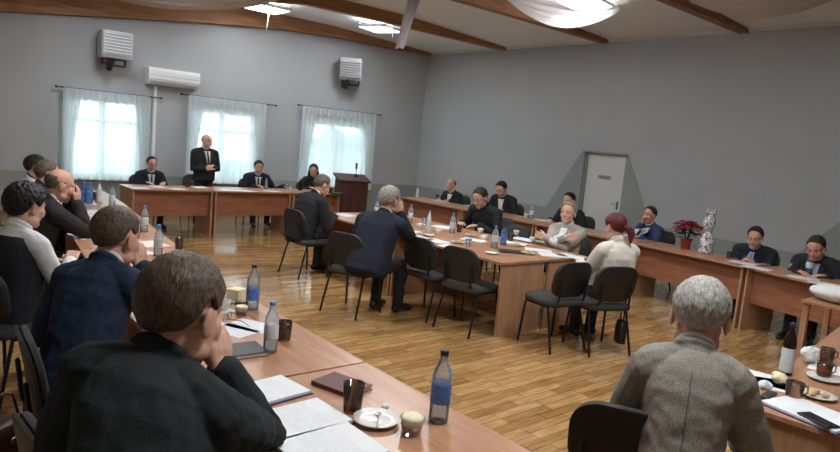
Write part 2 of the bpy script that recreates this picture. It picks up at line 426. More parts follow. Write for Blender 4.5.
for k in range(3):
    a, b = RODX[k]; z = RODZ[k]; yr = WALL_Y-.09
    r = thing('curtain_rod', 'thin dark curtain rod above the '+cw[k], 'curtain rod', ((a+b)/2, yr, z), 0, 'curtain rods on the far wall')
    h = (b-a)/2
    Sh().tube([(-h, 0, 0), (h, 0, 0)], .011, 8).obj('rod', mat('rod_metal', (72, 66, 62), .4, .5), r, True)
    for sx in (-1, 1):
        Sh().ell((sx*(h+.015), 0, 0), (.025, .022, .022), nu=10, nv=8).obj('finial', MATS['rod_metal'], r, True)
        Sh().box((sx*h*.8, .0455, 0), (.02, .085, .03)).obj('rod_bracket', MATS['rod_metal'], r)
    a, b = CURX[k]
    c = thing('curtain', 'white sheer curtain with gathered sides hanging at the '+cw[k], 'curtain', ((a+b)/2, yr, z), 0, 'sheer curtains of the far wall')
    q = Matrix.Translation((-(a+b)/2, -yr, -z))
    s = drape(a, b, WZ0-.03, z-.012, yr, .018, 11, 110, 8, seed=k); s.v = [q @ v for v in s.v]; s.obj('sheer_panel', SHEER, c, True)
    wv = (b-a)
    for sg in (0, 1):
        def cut(v, sg=sg):
            g = wv*(.20-.10*math.sin(min(1, v*1.15)*math.pi*.5)+.03*max(0, v-.7))
            return (a-.02, a+g) if sg == 0 else (b-g, b+.02)
        s = drape(0, 1, WZ0-.06, z-.014, yr-.045, .018, 4, 40, 18, seed=k+sg*3, cut=cut); s.v = [q @ v for v in s.v]; s.obj('side_frill', FRILL, c, True)
    s = drape(a, b, z-.17, z-.0, yr-.03, .02, 16, 120, 4, scallop=.02, seed=k+9); s.v = [q @ v for v in s.v]; s.obj('heading_ruffle', FRILL, c, True)

# outside: lawn, trees
struct('ground', Sh().box((6, 26, -.35), (60, 26.6, .2)), mat('pale_paving', (186, 190, 186), .9, var=.08, scale=3))
LEAF = mat('leaves', (28, 74, 52), .8, var=.4, scale=3); TRUNK = mat('bark', (90, 70, 52), .9)
def tree(label, x, y, r, h):
    o = thing('garden_tree', label, 'tree', (x, y, -.25), 0, 'trees outside the windows')
    Sh().tube([(0, 0, 0), (0, 0, h*.6)], [.16, .1]).obj('trunk', TRUNK, o, True)
    s = Sh(); rnd = random.Random(int(x*10))
    for k in range(26):
        a = rnd.random()*6.28; q = rnd.random()**.5*r*.8
        s.ell((q*math.cos(a), q*math.sin(a), h*.55+rnd.uniform(-.4, .55)*r), (r*.38, r*.38, r*.34), nu=9, nv=6)
    for i, v in enumerate(s.v): s.v[i] = v+Vector((0, 0, 0))+noise.noise_vector(v*3)*.15
    s.obj('crown', LEAF, o)
tree('green tree seen low in the right window', 13.6, 21.5, 1.5, 1.9)
tree('smaller green bush beside the tree outside the right window', 16.6, 22.0, .8, 1.5)
tree('green shrub seen at the lower right corner of the left window', 6.6, 20.5, .7, .9)
tree('green shrub seen at the foot of the middle window', 8.7, 19, .7, .8)

# heaters, air conditioner, conduit
GREYM = mat('grey_metal', (176, 180, 184), .45, .2); DGREY = mat('dark_grey', (66, 68, 72), .6); LGREY = mat('light_grey_plastic', (196, 198, 200), .5)
def heater(label, x, z, rz, tilt):
    o = thing('fan_heater', label, 'heater', (x, WALL_Y-.34, z), rz, 'fan heaters on the far wall')
    q = Matrix.Rotation(tilt, 3, 'X')
    Sh().box((0, .02, .04), (.5, .34, .46), q, bev=.03).obj('casing', GREYM, o)
    f = Sh().box((0, -.165, .06), (.46, .03, .40), q, bev=.01).obj('grille', LGREY, o)
    s = Sh()
    for k in range(7): s.box(q @ Vector((0, -.19, -.10+k*.052)), (.42, .035, .012), q @ Matrix.Rotation(R(25), 3, 'X'))
    s.obj('louvre_blades', LGREY, f)
    s = Sh().lathe([(.02, -.21), (.15, -.21), (.16, -.19), (.02, -.19)], 20); s.v = [q @ v for v in s.v]; s.obj('fan_ring', DGREY, o)
    s = Sh()
    for sx in (-1, 1): s.tube([(sx*.2, .1, -.05), (sx*.18, .06, -.3)], .022)
    s.tube([(-.18, .06, -.3), (.18, .06, -.3)], .022)
    s.obj('bracket', DGREY, o)
    Sh().tube([(-.06, -.06, -.22), (-.09, .0, -.36)], .05).obj('valve', mat('black_plastic', (30, 30, 32), .5), o, True)
    return o
h1 = heater('grey fan heater with louvred front high on the wall above the left window', 3.15, 2.98, 0, R(0))
Sh().box((0, .30, -.05), (.05, .06, .5)).box((0, .24, -.02), (.3, .12, .1)).obj('wall_arm', DGREY, h1)
h2 = heater('grey fan heater turned sideways on its bracket between middle and right windows', 8.03, 3.28, R(-38), R(12))
s = Sh().box((0, .30, -.05), (.05, .04, .62)).tube([(0, .28, .18), (0, .05, .1)], .022).tube([(0, .28, -.28), (0, .05, -.2)], .022)
q = Matrix.Rotation(R(38), 3, 'Z'); s.v = [q @ v for v in s.v]; s.obj('wall_arm', DGREY, h2)
o = thing('air_conditioner', 'long white air conditioner on the far wall between left and middle windows', 'air conditioner', (4.23, WALL_Y-.12, 2.60))
prof = [(.115, -.15), (.115, .16), (-.07, .16), (-.115, .10), (-.115, -.04), (-.06, -.13), (0, -.15)]
Sh().rings([[Vector((x, y, z)) for y, z in prof] for x in (-.47, .47)]).obj('casing', mat('ac_white', (226, 228, 228), .35), o)
Sh().box((0, -.085, -.10), (.86, .012, .06), Matrix.Rotation(R(35), 3, 'X')).obj('air_flap', LGREY, o)
Sh().box((0, -.1165, .02), (.9, .006, .004)).obj('seam', DGREY, o)
tag(Sh().box((3.945, WALL_Y-.025, 1.60), (.055, .05, 1.66), bev=.006).obj('pipe_cover', MATS['ac_white']), 'white vertical pipe cover running down the wall from the air conditioner', 'pipe cover')

# ceiling lamps and fabric
LAMPE = emit_mat('lamp_diffuser', (246, 250, 255), 4.5)
def lamp(label, x, y, rz=0, power=LAMP_POWER, drop=.15):
    z = ceil(x)-drop
    o = thing('ceiling_lamp', label, 'lamp', (x, y, z), rz, 'square ceiling lamps')
    s = Sh()
    for sx, sy, dx, dy in ((-1, 0, .03, .62), (1, 0, .03, .62), (0, -1, .62, .03), (0, 1, .62, .03)): s.box((sx*.31, sy*.31, .0), (dx, dy, .05))
    s.obj('lamp_frame', WHITEP, o); Sh().box((0, 0, -.005), (.6, .6, .05)).obj('diffuser', LAMPE, o)
    s = Sh()
    for sx in (-1, 1): s.tube([(sx*.28, .31, .0), (sx*.28, .31, drop+.005)], .008, 6).tube([(sx*.28, -.31, .0), (sx*.28, -.31, drop+.005)], .008, 6)
    s.obj('suspension_rods', WHITEP, o)  # rods added to hang the lamps clear of the ceiling for the uplight
    area('lamp_light', (x, y, z-.045), (0, 0, rz), .58, .58, power, (.91, .965, 1))
    area('added_uplight', (x, y, z+.03), (R(180), 0, rz), .58, .58, power*UPLIGHT, (.91, .965, 1))  # extra upward light added to brighten the ceiling
    return o
lamp('lit square ceiling lamp nearest the far wall, above the head table', 5.45, 11.15, 0, 18)
lamp('lit square ceiling lamp beside the hanging strip of cloth', 7.72, 10.75, R(20), 22)
lamp('lit square ceiling lamp at the top edge glowing through the bulging white swag', 8.0, 6.05, R(10), 9, .07)
lamp('lit ceiling lamp at the top left edge above the folds of cloth', 2.9, 10.6, 0, 20)
for x, y in ((5.2, 6.2), (5.2, 2.6), (2.2, 5.4), (2.2, 1.2)):  # unseen lamps added to brighten the room
    lamp('added square ceiling lamp out of sight above the tables', x, y)
FAB = sheer_mat('swag_fabric', (236, 232, 230), .06)
def swag(label, A, B, wid, sag, rows=9, nx=40, tail=None):
    A = Vector(A); B = Vector(B); wid = Vector(wid); vs = []; fs = []; nz = 22
    for off in (0, .002):
        for i in range(nx+1):
            u = i/nx
            for j in range(nz+1):
                v = j/nz; c = 4*u*(1-u)
                p = A.lerp(B, u)+wid*(v-.5)*(.35+.65*c)
                fold = .035*math.sin(v*rows*2*math.pi+.8*math.sin(u*6))
                p.z += -sag*c*(.55+.45*math.sin(v*math.pi))+fold*(1-.35*c)+off
                vs.append(p)
    N = (nx+1)*(nz+1)
    for i in range(nx):
        for j in range(nz):
            a = i*(nz+1)+j; b = a+nz+1
            fs.append((a, b, b+1, a+1)); fs.append((a+N, a+1+N, b+1+N, b+N))
    return tag(Sh().add(vs, fs).obj('fabric_swag', FAB, None, True), label, 'ceiling drape', 'white swags under the ceiling')
swag('bulging pleated white swag lit by a lamp at the top of the picture', (7.1, 6.75, 4.06), (8.45, 5.75, 4.06), (.6, .5, 0), .32, 8)
swag('long pale swag under the ceiling at the top right corner', (8.2, 4.55, 4.05), (8.6, 2.9, 4.0), (.9, .2, 0), .24, 6)
swag('white swag hanging in front of the beam at the top left', (2.3, 9.5, 3.40), (5.1, 9.6, 4.0), (.1, .6, 0), .22, 6)
s = Sh()
p0 = at(416, -6, 4.13); p1 = atY(400, 47, p0.y); vs = []
for off in (0, .012):
    for i in range(25):
        u = i/24; c = p0.lerp(p1, u)
        for j in range(17):
            v = j/16-.5; wd = .17*(1-.45*u); vs.append(c+Vector((v*wd*2*.8, .05*math.sin(v*16)+off, v*wd*.25-.06*abs(v)*(u > .9))))
N = 25*17; fs = []
for i in range(24):
    for j in range(16):
        a = i*17+j; b = a+17; fs += [(a, b, b+1, a+1), (a+N, a+1+N, b+1+N, b+N)]
tag(Sh().add(vs, fs).obj('fabric_strip', sheer_mat('strip_fabric', (226, 220, 222), .05), None, True), 'narrow white cloth strip hanging down in front of the second beam', 'ceiling drape')
for k, (x, y, l, lab) in enumerate(((5.40, 11.0, .5, 'thin white ribbon dangling below the lamp above the head table'), (7.75, 10.35, .3, 'short white ribbon dangling beside the hanging cloth strip'))):
    z = ceil(x)-.08
    tag(Sh().tube([(x, y, z), (x+.01, y+.01, z-l*.45), (x-.02, y, z-l)], [.022, .012, .006], 7).obj('ribbon', mat('ribbon', (238, 238, 236), .7), None, True), lab, 'ribbon')

# ------------------------------------------------------------------ tables
def table(label, p, L, D, rz, group=None, modesty=True, h=.75, legs='panel'):
    """p = corner; the table runs L along local x and D along local y; the modesty board is near local y = 0."""
    o = thing('conference_table', label, 'table', p, rz, group)
    Sh().box((L/2, D/2, h-.0125), (L-.004, D, .025), bev=.003).obj('tabletop', TABLE_X, o)
    if legs == 'panel':
        for x in (.03, L-.03): Sh().box((x, D/2, (h-.025)/2), (.025, D-.06, h-.025)).obj('end_panel', TABLE2, o)
    else:
        for x in (.04, L-.04):
            for y in (.05, D-.05): Sh().box((x, y, (h-.025)/2), (.05, .05, h-.025), bev=.004).obj('leg', TABLE2, o)
    if modesty: Sh().box((L/2, .13, h-.025-.2), (L-.09, .018, .40)).obj('modesty_board', TABLE3, o)
    return o
TABLE_X = wood_mat('beech_top', (164, 116, 86), (186, 138, 106), .3, 'X', 2.5, 9)
# head table in front of the far wall
for k, x in enumerate((2.90, 4.19, 5.62)):
    table(('leftmost head table under the windows, the seated man with glasses behind it', 'middle head table under the windows, the standing man behind it', 'rightmost head table under the windows, partly behind the bending man')[k],
          (x, 10.06, 0), (1.28, 1.42, 1.02)[k], .72, 0, 'head tables before the far wall')
# row of the left side, people on its left
labs = ('foreground table with open documents and the amber glass', 'second table of the left row, with the black folder and clear bottle', 'third table from the camera in the left row, before the woman in the vest',
        'fourth table from the camera in the left row, with scattered white papers', 'fifth table of the left row, before the bald man', 'last table of the left row, nearest the windows')
LROW = [(1.77, .86), (1.76, 2.36), (1.78, 3.88), (1.95, 5.36), (2.12, 6.84), (2.31, 8.3), (2.42, 9.72)]
# the table block in the middle
for k in range(2):
    o = table(('middle block table nearest the camera on the left, two empty chairs at its side', 'middle block table at the far left, the grey haired man beside it')[k], (5.235, 4.03+k*1.75, 0), 1.75, .69, R(90), 'tables of the middle block', False)
    o = table(('middle block table nearest the camera on the right, before the red haired woman', 'middle block table at the far right, the man in the black sweater beside it')[k], (5.94, 4.03+k*1.75, 0), 1.75, .69, R(90), 'tables of the middle block', False)
# row along the right wall
def row_table(label, a, b, D=.62, group='tables along the right wall'):
    a = Vector(a+(0,)); b = Vector(b+(0,)); d = b-a
    table(label, a, d.length-.005, D, math.atan2(d.y, d.x), group)
for k in range(6): row_table(labs[k], LROW[k], LROW[k+1], .76, 'tables of the left row')
ys = [(7.80, 9.75), (7.79, 8.05), (7.78, 6.35), (7.76, 4.62), (7.60, 3.06), (7.24, 1.55)]
rl = ('table of the right row nearest the far corner, before the balding man', 'second table of the right row from the corner, before the man with head bowed', 'third table of the right row from the corner, in front of the door',
      'table of the right row carrying the poinsettia', 'table of the right row nearest the camera, before the two men writing')
for k in range(5): row_table(rl[k], ys[k], ys[k+1])
# tables at the lower right
q = R(7)
c0 = Vector((3.02, 1.15, 0)); dx = Vector((math.cos(q), math.sin(q), 0)); dy = Vector((-math.sin(q), math.cos(q), 0))
for k in range(2):
    table(('table at the lower right with the phone and the cups', 'table at the lower right edge beyond the amber cups')[k], c0+dx*(1.4+1.41*k), 1.4, .76, q+R(180), 'tables at the lower right', k == 0)
table('small table with square legs at the right edge carrying a white bundle', (6.9, .72, 0), 1.26, .7, R(90), None, False, .75, 'post')

# ------------------------------------------------------------------ chairs
def make_chair():
    o = thing('stacking_chair', 'x', 'chair', (0, 0, 0), 0)
    def rr(w, h, r, n=6):
        out = []
        for cx, cy, a0 in ((w/2-r, h/2-r, 0), (-w/2+r, h/2-r, 90), (-w/2+r, -h/2+r, 180), (w/2-r, -h/2+r, 270)):
            out += [(cx+r*math.cos(R(a0+90*k/n)), cy+r*math.sin(R(a0+90*k/n))) for k in range(n+1)]
        return out
    rg = []
    for z, sc in ((.425, .90), (.428, .97), (.445, 1), (.462, .99), (.472, .94), (.476, .85)):
        rg.append([Vector((x*sc, y*sc+.01, z+(.012*(y/.2)**2 if z > .45 else 0))) for x, y in rr(.47, .43, .09)])
    Sh().rings(rg).obj('seat', CHAIRF, o, True)
    def back(n, w, h, r, y0, y1, mm):
        rg = []
        for y, sc in ((y0, .93), (y0+(y1-y0)*.2, .99), (y0+(y1-y0)*.7, 1), (y1, .94)):
            pts = []
            for x, z in rr(w*sc, h*sc, r*sc):
                pts.append(Vector((x, y-.20-.18*z+.35*x*x, z+.685)))
            rg.append(pts)
        return Sh().rings(rg).obj(n, mm, o, auto=50)
    back('backrest', .45, .34, .13, .0, .035, CHAIRF)
    back('back_shell', .455, .345, .13, -.02, .0, CHAIRP)
    for sx in (-1, 1):
        Sh().tube([(sx*.205, .17, .425), (sx*.21, .175, .40), (sx*.228, .205, .01)], .0115, 8).obj('leg', BLACKM, o, True)
        Sh().tube([(sx*.205, -.12, .425), (sx*.21, -.13, .40), (sx*.228, -.235, .01)], .0115, 8).obj('leg', BLACKM, o, True)
        Sh().tube([(sx*.17, -.08, .415), (sx*.17, -.17, .43), (sx*.165, -.205, .50), (sx*.16, -.225, .68)], .011, 8).obj('back_support', BLACKM, o, True)
    s = Sh()
    for sx in (-1, 1): s.tube([(sx*.205, .17, .417), (sx*.205, -.12, .417)], .0115, 8)
    for y in (-.10, .12): s.tube([(-.205, y, .414), (.205, y, .414)], .010, 8)
    s.obj('seat_frame', BLACKM, o, True)
    return o
chair0 = make_chair(); used = [False]
def face(fx, fy): return math.atan2(-fx, fy)
def chair(label, x, y, rz, group='stacking chairs around the tables'):
    if not used[0]:
        used[0] = True; chair0.location = (x, y, 0); chair0.rotation_euler = (0, 0, rz); chair0['label'] = label; chair0['group'] = group; return chair0
    return dup(chair0, (x, y, 0), rz, label, group)

# ------------------------------------------------------------------ people
def lerp(a, b, t): return a+(b-a)*t
def interp(tab, x):
    for (x0, y0), (x1, y1) in zip(tab, tab[1:]):
        if x <= x1: return y0+(y1-y0)*max(0, min(1, (x-x0)/(x1-x0)))
    return tab[-1][1]
CLOTH = {}
def cloth(name, rgb, rough=.9, **k):
    return mat('cloth_'+name, rgb, rough, var=.10, scale=14, bump=.25, bscale=160, spec=.2, **k)
def head_shapes(s, M, fat=1.0):
    def E(c, r, rx=0):
        s.ell(M @ Vector(c), r, M.to_3x3() @ Matrix.Rotation(R(rx), 3, 'X'))
    E((0, -.012, .035), (.076, .097, .086)); E((0, .022, -.035), (.061*fat, .070, .085)); E((0, .062, -.092), (.031*fat, .028, .026))
    for sx in (-1, 1):
        E((sx*.038, .058, -.025), (.026*fat, .026, .034)); E((sx*.079, -.008, -.008), (.009, .023, .034), -12); E((sx*.040, .012, -.07), (.026*fat, .045, .03))
    for sx in (-1, 1): E((sx*.031, .0715, .0155), (.019, .0135, .0095), -10); E((sx*.031, .0715, -.006), (.018, .012, .006), 10)
    s.tube([M @ Vector((-.045, .070, .026)), M @ Vector((-.018, .081, .028)), M @ Vector((.018, .081, .028)), M @ Vector((.045, .070, .026))], [.009*1, .011, .011, .009], 8)
    s.tube([M @ Vector((0, .083, .018)), M @ Vector((0, .096, -.008)), M @ Vector((0, .103, -.024))], [.009, .011, .014], 8)
    for sx in (-1, 1): s.ell(M @ Vector((sx*.011, .092, -.028)), (.009, .010, .008))
    E((0, .081, -.056), (.022, .011, .0065)); E((0, .080, -.068), (.019, .011, .0075))
def hand_shapes(s, W, d, pn, side, curl, k=1.0):
    """W wrist, d direction of the hand, pn back-of-hand normal, side +1 right / -1 left; thumb leaves the palm's side."""
    d = d.normalized(); pn = (pn-d*pn.dot(d)).normalized(); x = d.cross(pn)*side   # x towards the little finger
    P = lambda a, b, c: W+(x*a+d*b+pn*c)*k
    for i, a in enumerate((-.030, -.010, .010, .030)):
        s.tube([P(a*.6, .0, 0), P(a, .05, .004), P(a*1.04, .088, 0)], [.014*k, .0135*k, .0105*k], 8)
    s.ell(P(-.022, .035, -.010), (.018*k, .018*k, .014*k))
    for a, l in ((-.031, .074), (-.0105, .083), (.0105, .077), (.031, .060)):
        p = Vector((a*1.06, .090, 0)); ang = R(curl*.45); pts = [P(*p)]; rad = [.0095*k]
        for q, f in enumerate((.45, .32, .23)):
            p = p+Vector((a*.09*f, math.cos(ang)*l*f, -math.sin(ang)*l*f)); pts.append(P(*p)); rad.append((.0092, .0084, .0068)[q]*k); ang += R(curl*.55)
        s.tube(pts, rad, 8)
    s.tube([P(-.024, .018, -.006), P(-.048, .050, -.014), P(-.058, .078, -.018), P(-.058, .102, -.022)], [.0135*k, .0115*k, .0100*k, .0080*k], 8)
def decal(bv, name, m, origin, U, N, tf, par, off=.004, nu=10, nv=14, thick=.008, t0=0, t1=1, smooth=True):
    """a shaped patch of cloth lying on the surface: tf(v) gives (u0,u1), origin+U*u+Vdir*v projected along -N."""
    vs = []; ok = True
    for layer in (0, 1):
        for i in range(nv+1):
            v = t0+(t1-t0)*i/nv; u0, u1 = tf(v)
            for j in range(nu+1):
                p = origin(v)+U*(u0+(u1-u0)*j/nu)
                h, nrm, _, _ = bv.ray_cast(p+N*.5, -N)
                if h is None: h = p; nrm = N
                vs.append(h+N*(off if layer == 0 else off-thick))
    n = nu+1; T = n*(nv+1); fs = []
    for i in range(nv):
        for j in range(nu):
            a = i*n+j; fs.append((a, a+1, a+n+1, a+n)); fs.append((a+T, a+n+T, a+n+1+T, a+1+T))
    bd = [j for j in range(n)]+[i*n+nu for i in range(1, nv+1)]+[nv*n+j for j in range(nu-1, -1, -1)]+[i*n for i in range(nv-1, 0, -1)]
    for a, b in zip(bd, bd[1:]+bd[:1]): fs.append((a, b, b+T, a+T))
    return Sh().add(vs, fs).obj(name, m, par, smooth)

HAIRLINE = [(0, 43), (25, 41), (42, 34), (56, 16), (68, -4), (80, -16), (87, -8), (94, 4), (104, -2), (114, -30), (130, -48), (180, -56)]
def hair(par, M, style, m, near, S):
    nu, nv = (120, 72) if near else (56, 34)
    th = style.get('th', .011); drop = style.get('drop', 0); top = style.get('top'); rec = style.get('recede', 0)
    c = Vector((0, -.012, .035)); rg = []
    for i in range(nv+1):
        el = math.pi*(i+.05)/(nv+.1)-math.pi/2; row = []
        for k in range(nu):
            az = 2*math.pi*k/nu                       # 0 = front
            d = Vector((math.sin(az)*math.cos(el), math.cos(az)*math.cos(el), math.sin(el)))
            aa = abs(math.degrees(az if az <= math.pi else az-2*math.pi))
            line = interp(HAIRLINE, aa)
            if aa < 60: line += rec*(1-aa/60*.4)
            elif drop: line -= drop*min(1, (aa-60)/30)
            r = 1/math.sqrt((d.x/.076)**2+(d.y/.097)**2+(d.z/.086)**2)
            if d.z < 0: r = lerp(r, min(r, .097), min(1, -d.z*1.2)); r = max(r, .070)
            f = max(0, min(1, (math.degrees(el)-line)/9+.3))
            if top is not None and aa < 200:
                f *= max(0, min(1, (top+ (20 if aa > 120 else 0)-math.degrees(el))/10))
            f = f*f*(3-2*f)
            nz = noise.noise(Vector((d.x*9, d.y*9, d.z*4))+Vector((style.get('seed', 0), 0, 0)))
            st = noise.noise(Vector((az*34+2*nz, el*5, style.get('seed', 0))))+.6*noise.noise(Vector((az*80, el*9, 3)))
            tk = th*(1+.22*nz*style.get('mess', 1))+.0011*st*style.get('mess', 1)+style.get('back', 0)*max(0, (aa-90)/90)+style.get('crown', 0)*max(0, math.sin(el))
            row.append(M @ (c+d*(r-.006+(tk+.006)*f-(1-f)*.008)) * S)
        rg.append(row)
    s = Sh().rings(rg)
    if style.get('tail'):
        pts = [M @ Vector(p)*S for p in ((.02, -.10, .0), (.05, -.125, -.03), (.065, -.125, -.08), (.06, -.115, -.14))]
        s.tube(pts, [.028*S, .034*S, .030*S, .010*S], 12)
    if style.get('long'):
        for sx in (-1, 1): s.tube([M @ Vector(p)*S for p in ((sx*.06, -.03, .03), (sx*.085, -.02, -.04), (sx*.085, -.0, -.12), (sx*.075, .0, -.19))], [.03*S, .032*S, .03*S, .012*S], 10)
        s.tube([M @ Vector(p)*S for p in ((0, -.07, 0), (0, -.085, -.1), (0, -.08, -.19))], [.07*S, .06*S, .02*S], 12)
    return s.obj('hair', m, par, True)

class Pose: pass
def person(label, px, py, facing, top=1.33, X=None, Y=None, stand=False, lean=10, slump=8, side=0, twist=0, hyaw=0, hpitch=-8, hroll=0,
           right=(.16, .40, 'T'), left=(-.16, .40, 'T'), rn=(0, 0, 1), ln=(0, 0, 1), rdir=None, ldir=None, curl=35, coat='black', outfit='suit', shirt='white', tie=None,
           hair_style=None, hair_col='brown', trousers='black', near=0, broad=1.0, fat=1.0, skin=None, glasses=False, extra=None, relb=None, lelb=None, group=None, seat=True, cat='person', legs=None, hs=None, neck=.040, erect=.9, roll=0):
    if X is not None: p = atX(px, py, X)
    elif Y is not None: p = atY(px, py, Y)
    else: p = at(px, py, top)
    ztop = p.z
    vox = (.011, .0075, .0055)[near]
    # --- skeleton
    hz = .93 if stand else .52
    pel = Vector((0, 0, hz)); tw = Matrix.Rotation(R(twist), 3, 'Z')
    nsp = 9; spine = [pel+Vector((0, 0, -.09))]; dirs = []
    LT = .60; pos = spine[0].copy()
    for i in range(nsp):
        a = R(lean+slump*(i/(nsp-1)-.4)*2.0)
        dv = tw @ Vector((math.sin(R(side)), math.sin(a)*math.cos(R(side)), math.cos(a)*math.cos(R(side)))); dirs.append(dv)
        pos = pos+dv*(LT/nsp); spine.append(pos.copy())
    def sp(t):                                       # t from -.09 (bottom) to .51 (neck base)
        u = (t+.09)/LT*nsp; i = max(0, min(nsp-1, int(u))); f = u-i
        return spine[i]+(spine[i+1]-spine[i])*f, dirs[i]
    xr = tw @ Vector((math.cos(R(roll)), 0, -math.sin(R(roll))))
    def Fw(t):
        _, d = sp(t); f = (tw @ Vector((0, 1, 0))); f = f-d*f.dot(d); return f.normalized()
    nb, nd = sp(.51)
    hd = (nd+Vector((0, 0, erect))).normalized()
    npiv = nb+hd*neck; hs = hs or (1.07, 1.10, 1.14)[near]*(1.06 if X is not None else 1); hstyle = hair_style
    HM = Matrix.Translation(npiv) @ (tw.to_4x4()) @ Matrix.Rotation(R(hyaw), 4, 'Z') @ Matrix.Rotation(R(hroll), 4, 'Y') @ Matrix.Rotation(R(hpitch), 4, 'X')
    HC = HM @ Matrix.Translation(Vector((0, .030, .105*hs))) @ Matrix.Scale(hs, 4)
    ttop = max((HC @ Vector((0, -.012+.097*math.cos(a), .035+.095*math.sin(a))) for a in [k*.1 for k in range(32)]), key=lambda v: v.z)
    S = ztop/ttop.z; TZ = .75/S
    rz = math.atan2(-facing[0], facing[1]); c_, s_ = math.cos(rz), math.sin(rz)
    loc = Vector((p.x-S*(c_*ttop.x-s_*ttop.y), p.y-S*(s_*ttop.x+c_*ttop.y), 0))
    root = thing('person', label, cat, loc, rz, group)
    # --- arms
    def arm(side_, target, elb):
        sh, _ = sp(.435); sh = sh+xr*side_*.185*broad
        t = list(target)
        if t[2] == 'T': t[2] = TZ+.028
        if t[2] == 'H': W = HC @ Vector((t[0], t[1], t[3]))
        else: W = Vector(t[:3])
        L1, L2 = .30, .275; D = W-sh; dist = D.length
        if dist > (L1+L2)*.995: W = sh+D.normalized()*(L1+L2)*.995; D = W-sh; dist = D.length
        a = (L1*L1-L2*L2+dist*dist)/(2*dist); h = math.sqrt(max(0, L1*L1-a*a)); dn = D.normalized()
        hint = Vector(elb) if elb else (xr*side_*.55+Vector((0, -.25, -1)))
        hint = hint-dn*hint.dot(dn); hint.normalize()
        return sh, sh+dn*a+hint*h, W
    A = {1: arm(1, right, relb), -1: arm(-1, left, lelb)}
    # --- trunk rings
    def trunk(s, prof, k=1.0, nn=24):
        rg = []
        for t, rx, ry, oy in prof:
            c, d = sp(t); f = Fw(t); c = c+f*oy
            rg.append([c+xr*(math.copysign(abs(math.cos(a))**.85, math.cos(a))*rx*broad)+f*(math.copysign(abs(math.sin(a))**.85, math.sin(a))*ry) for a in [2*math.pi*q/nn for q in range(nn)]])
        s.rings(rg)
    b_ = fat
    base = [(-.085, .15, .11, .01), (-.06, .168, .130*b_, .01), (.04, .165, .128*b_, .015), (.14, .158, .125*b_, .02), (.26, .168, .122, .012), (.36, .178, .115, .0), (.43, .165, .095, -.008), (.475, .115, .075, -.010), (.51, .058, .058, -.004), (.56, .054, .056, .0)]
    def grow(g, hi=.52, lo=-.2): return [(t, rx+g, ry+g, oy) for t, rx, ry, oy in base if lo <= t <= hi]
    def sleeves(s, g, end=1.0, wr=.0):
        for sd in (1, -1):
            a, e, W = A[sd]; c, _ = sp(.475)
            s.tube([c+xr*sd*.05, lerp(c+xr*sd*.05, a, .6)+Vector((0, 0, .006)), a], [.055+g, .058+g, .060+g], 14)
            fore = e+(W-e)*end
            s.tube([a, lerp(a, e, .5), e, lerp(e, fore, .5), fore], [.058+g, .051+g, .044+g, .040+g, .033+g+wr], 14)
    def mk(s, v, sm, name, m, wr=0.0, seed=0):
        me = remesh(s, v, sm)
        n_ = len(me.vertices); cs = np.empty(n_*3, 'f'); ns = np.empty(n_*3, 'f')
        me.vertices.foreach_get('co', cs); cs = cs.reshape(-1, 3)
        if wr:
            me.vertex_normals.foreach_get('vector', ns); ns = ns.reshape(-1, 3)
            sd_ = Vector((seed, 0, 0))
            am = np.array([noise.noise(Vector((x*9, y*9, z*16))+sd_)+.6*noise.noise(Vector((x*28+seed, y*28+5, z*28))) for x, y, z in cs.tolist()], 'f')
            cs = cs+ns*am[:, None]*wr
        me.vertices.foreach_set('co', (cs*S).ravel().astype('f')); me.update()
        me.materials.append(m); return link(name, me, root)
    # --- body: one surface from crown to feet
    s = Sh(); head_shapes(s, HC, fat if fat < 1.25 else 1.15)
    s.tube([sp(.47)[0], nb+hd*.03, HC @ Vector((0, -.022, -.045))], [.060, .056, .056], 14)
    trunk(s, [(t, rx-.012, ry-.012, oy) for t, rx, ry, oy in base if t <= .5]); sleeves(s, -.014, 1.0, .006)
    hips = [pel+xr*sd*.09+Vector((0, .01, -.02)) for sd in (-1, 1)]
    L = []
    for i, sd in enumerate((-1, 1)):
        if stand: kn = Vector((sd*.10, .03, .50)); an = Vector((sd*.11, -.01, .09)); toe = an+Vector((sd*.03, .17, -.055))
        else:
            kx, ky, ay = (legs or ((.12, .43, .40), (.12, .43, .46)))[i]
            kn = Vector((sd*kx, ky, .50)); an = Vector((sd*kx*.95, ay, .095)); toe = an+Vector((sd*.03, .16, -.055))
        L.append((hips[i], kn, an, toe))
        s.tube([hips[i], kn, an, an+Vector((0, 0, -.03))], [.062, .045, .034, .034], 12); s.tube([an+Vector((0, -.03, -.05)), toe], [.03, .024], 10)
    for sd, tgt, nrm, dr in ((1, right, rn, rdir), (-1, left, ln, ldir)):
        a, e, W = A[sd]; d = Vector(dr) if dr else (W-e)
        if dr is None and tgt[2] == 'T': d = Vector((d.x, d.y, -.01))
        if dr and tgt[2] == 'H': d = HC.to_3x3() @ d
        nv = Vector(nrm) if tgt[2] != 'H' else HC.to_3x3() @ Vector(nrm)
        s.tube([lerp(e, W, .8), W, W+d.normalized()*.012], [.030, .026, .022], 10)
        hand_shapes(s, W, d, nv, sd, curl, 1.02)
    sk = skin or SKIN
    body = mk(s, vox*.9 if near else .0085, 1 if near else 1, 'body', sk)
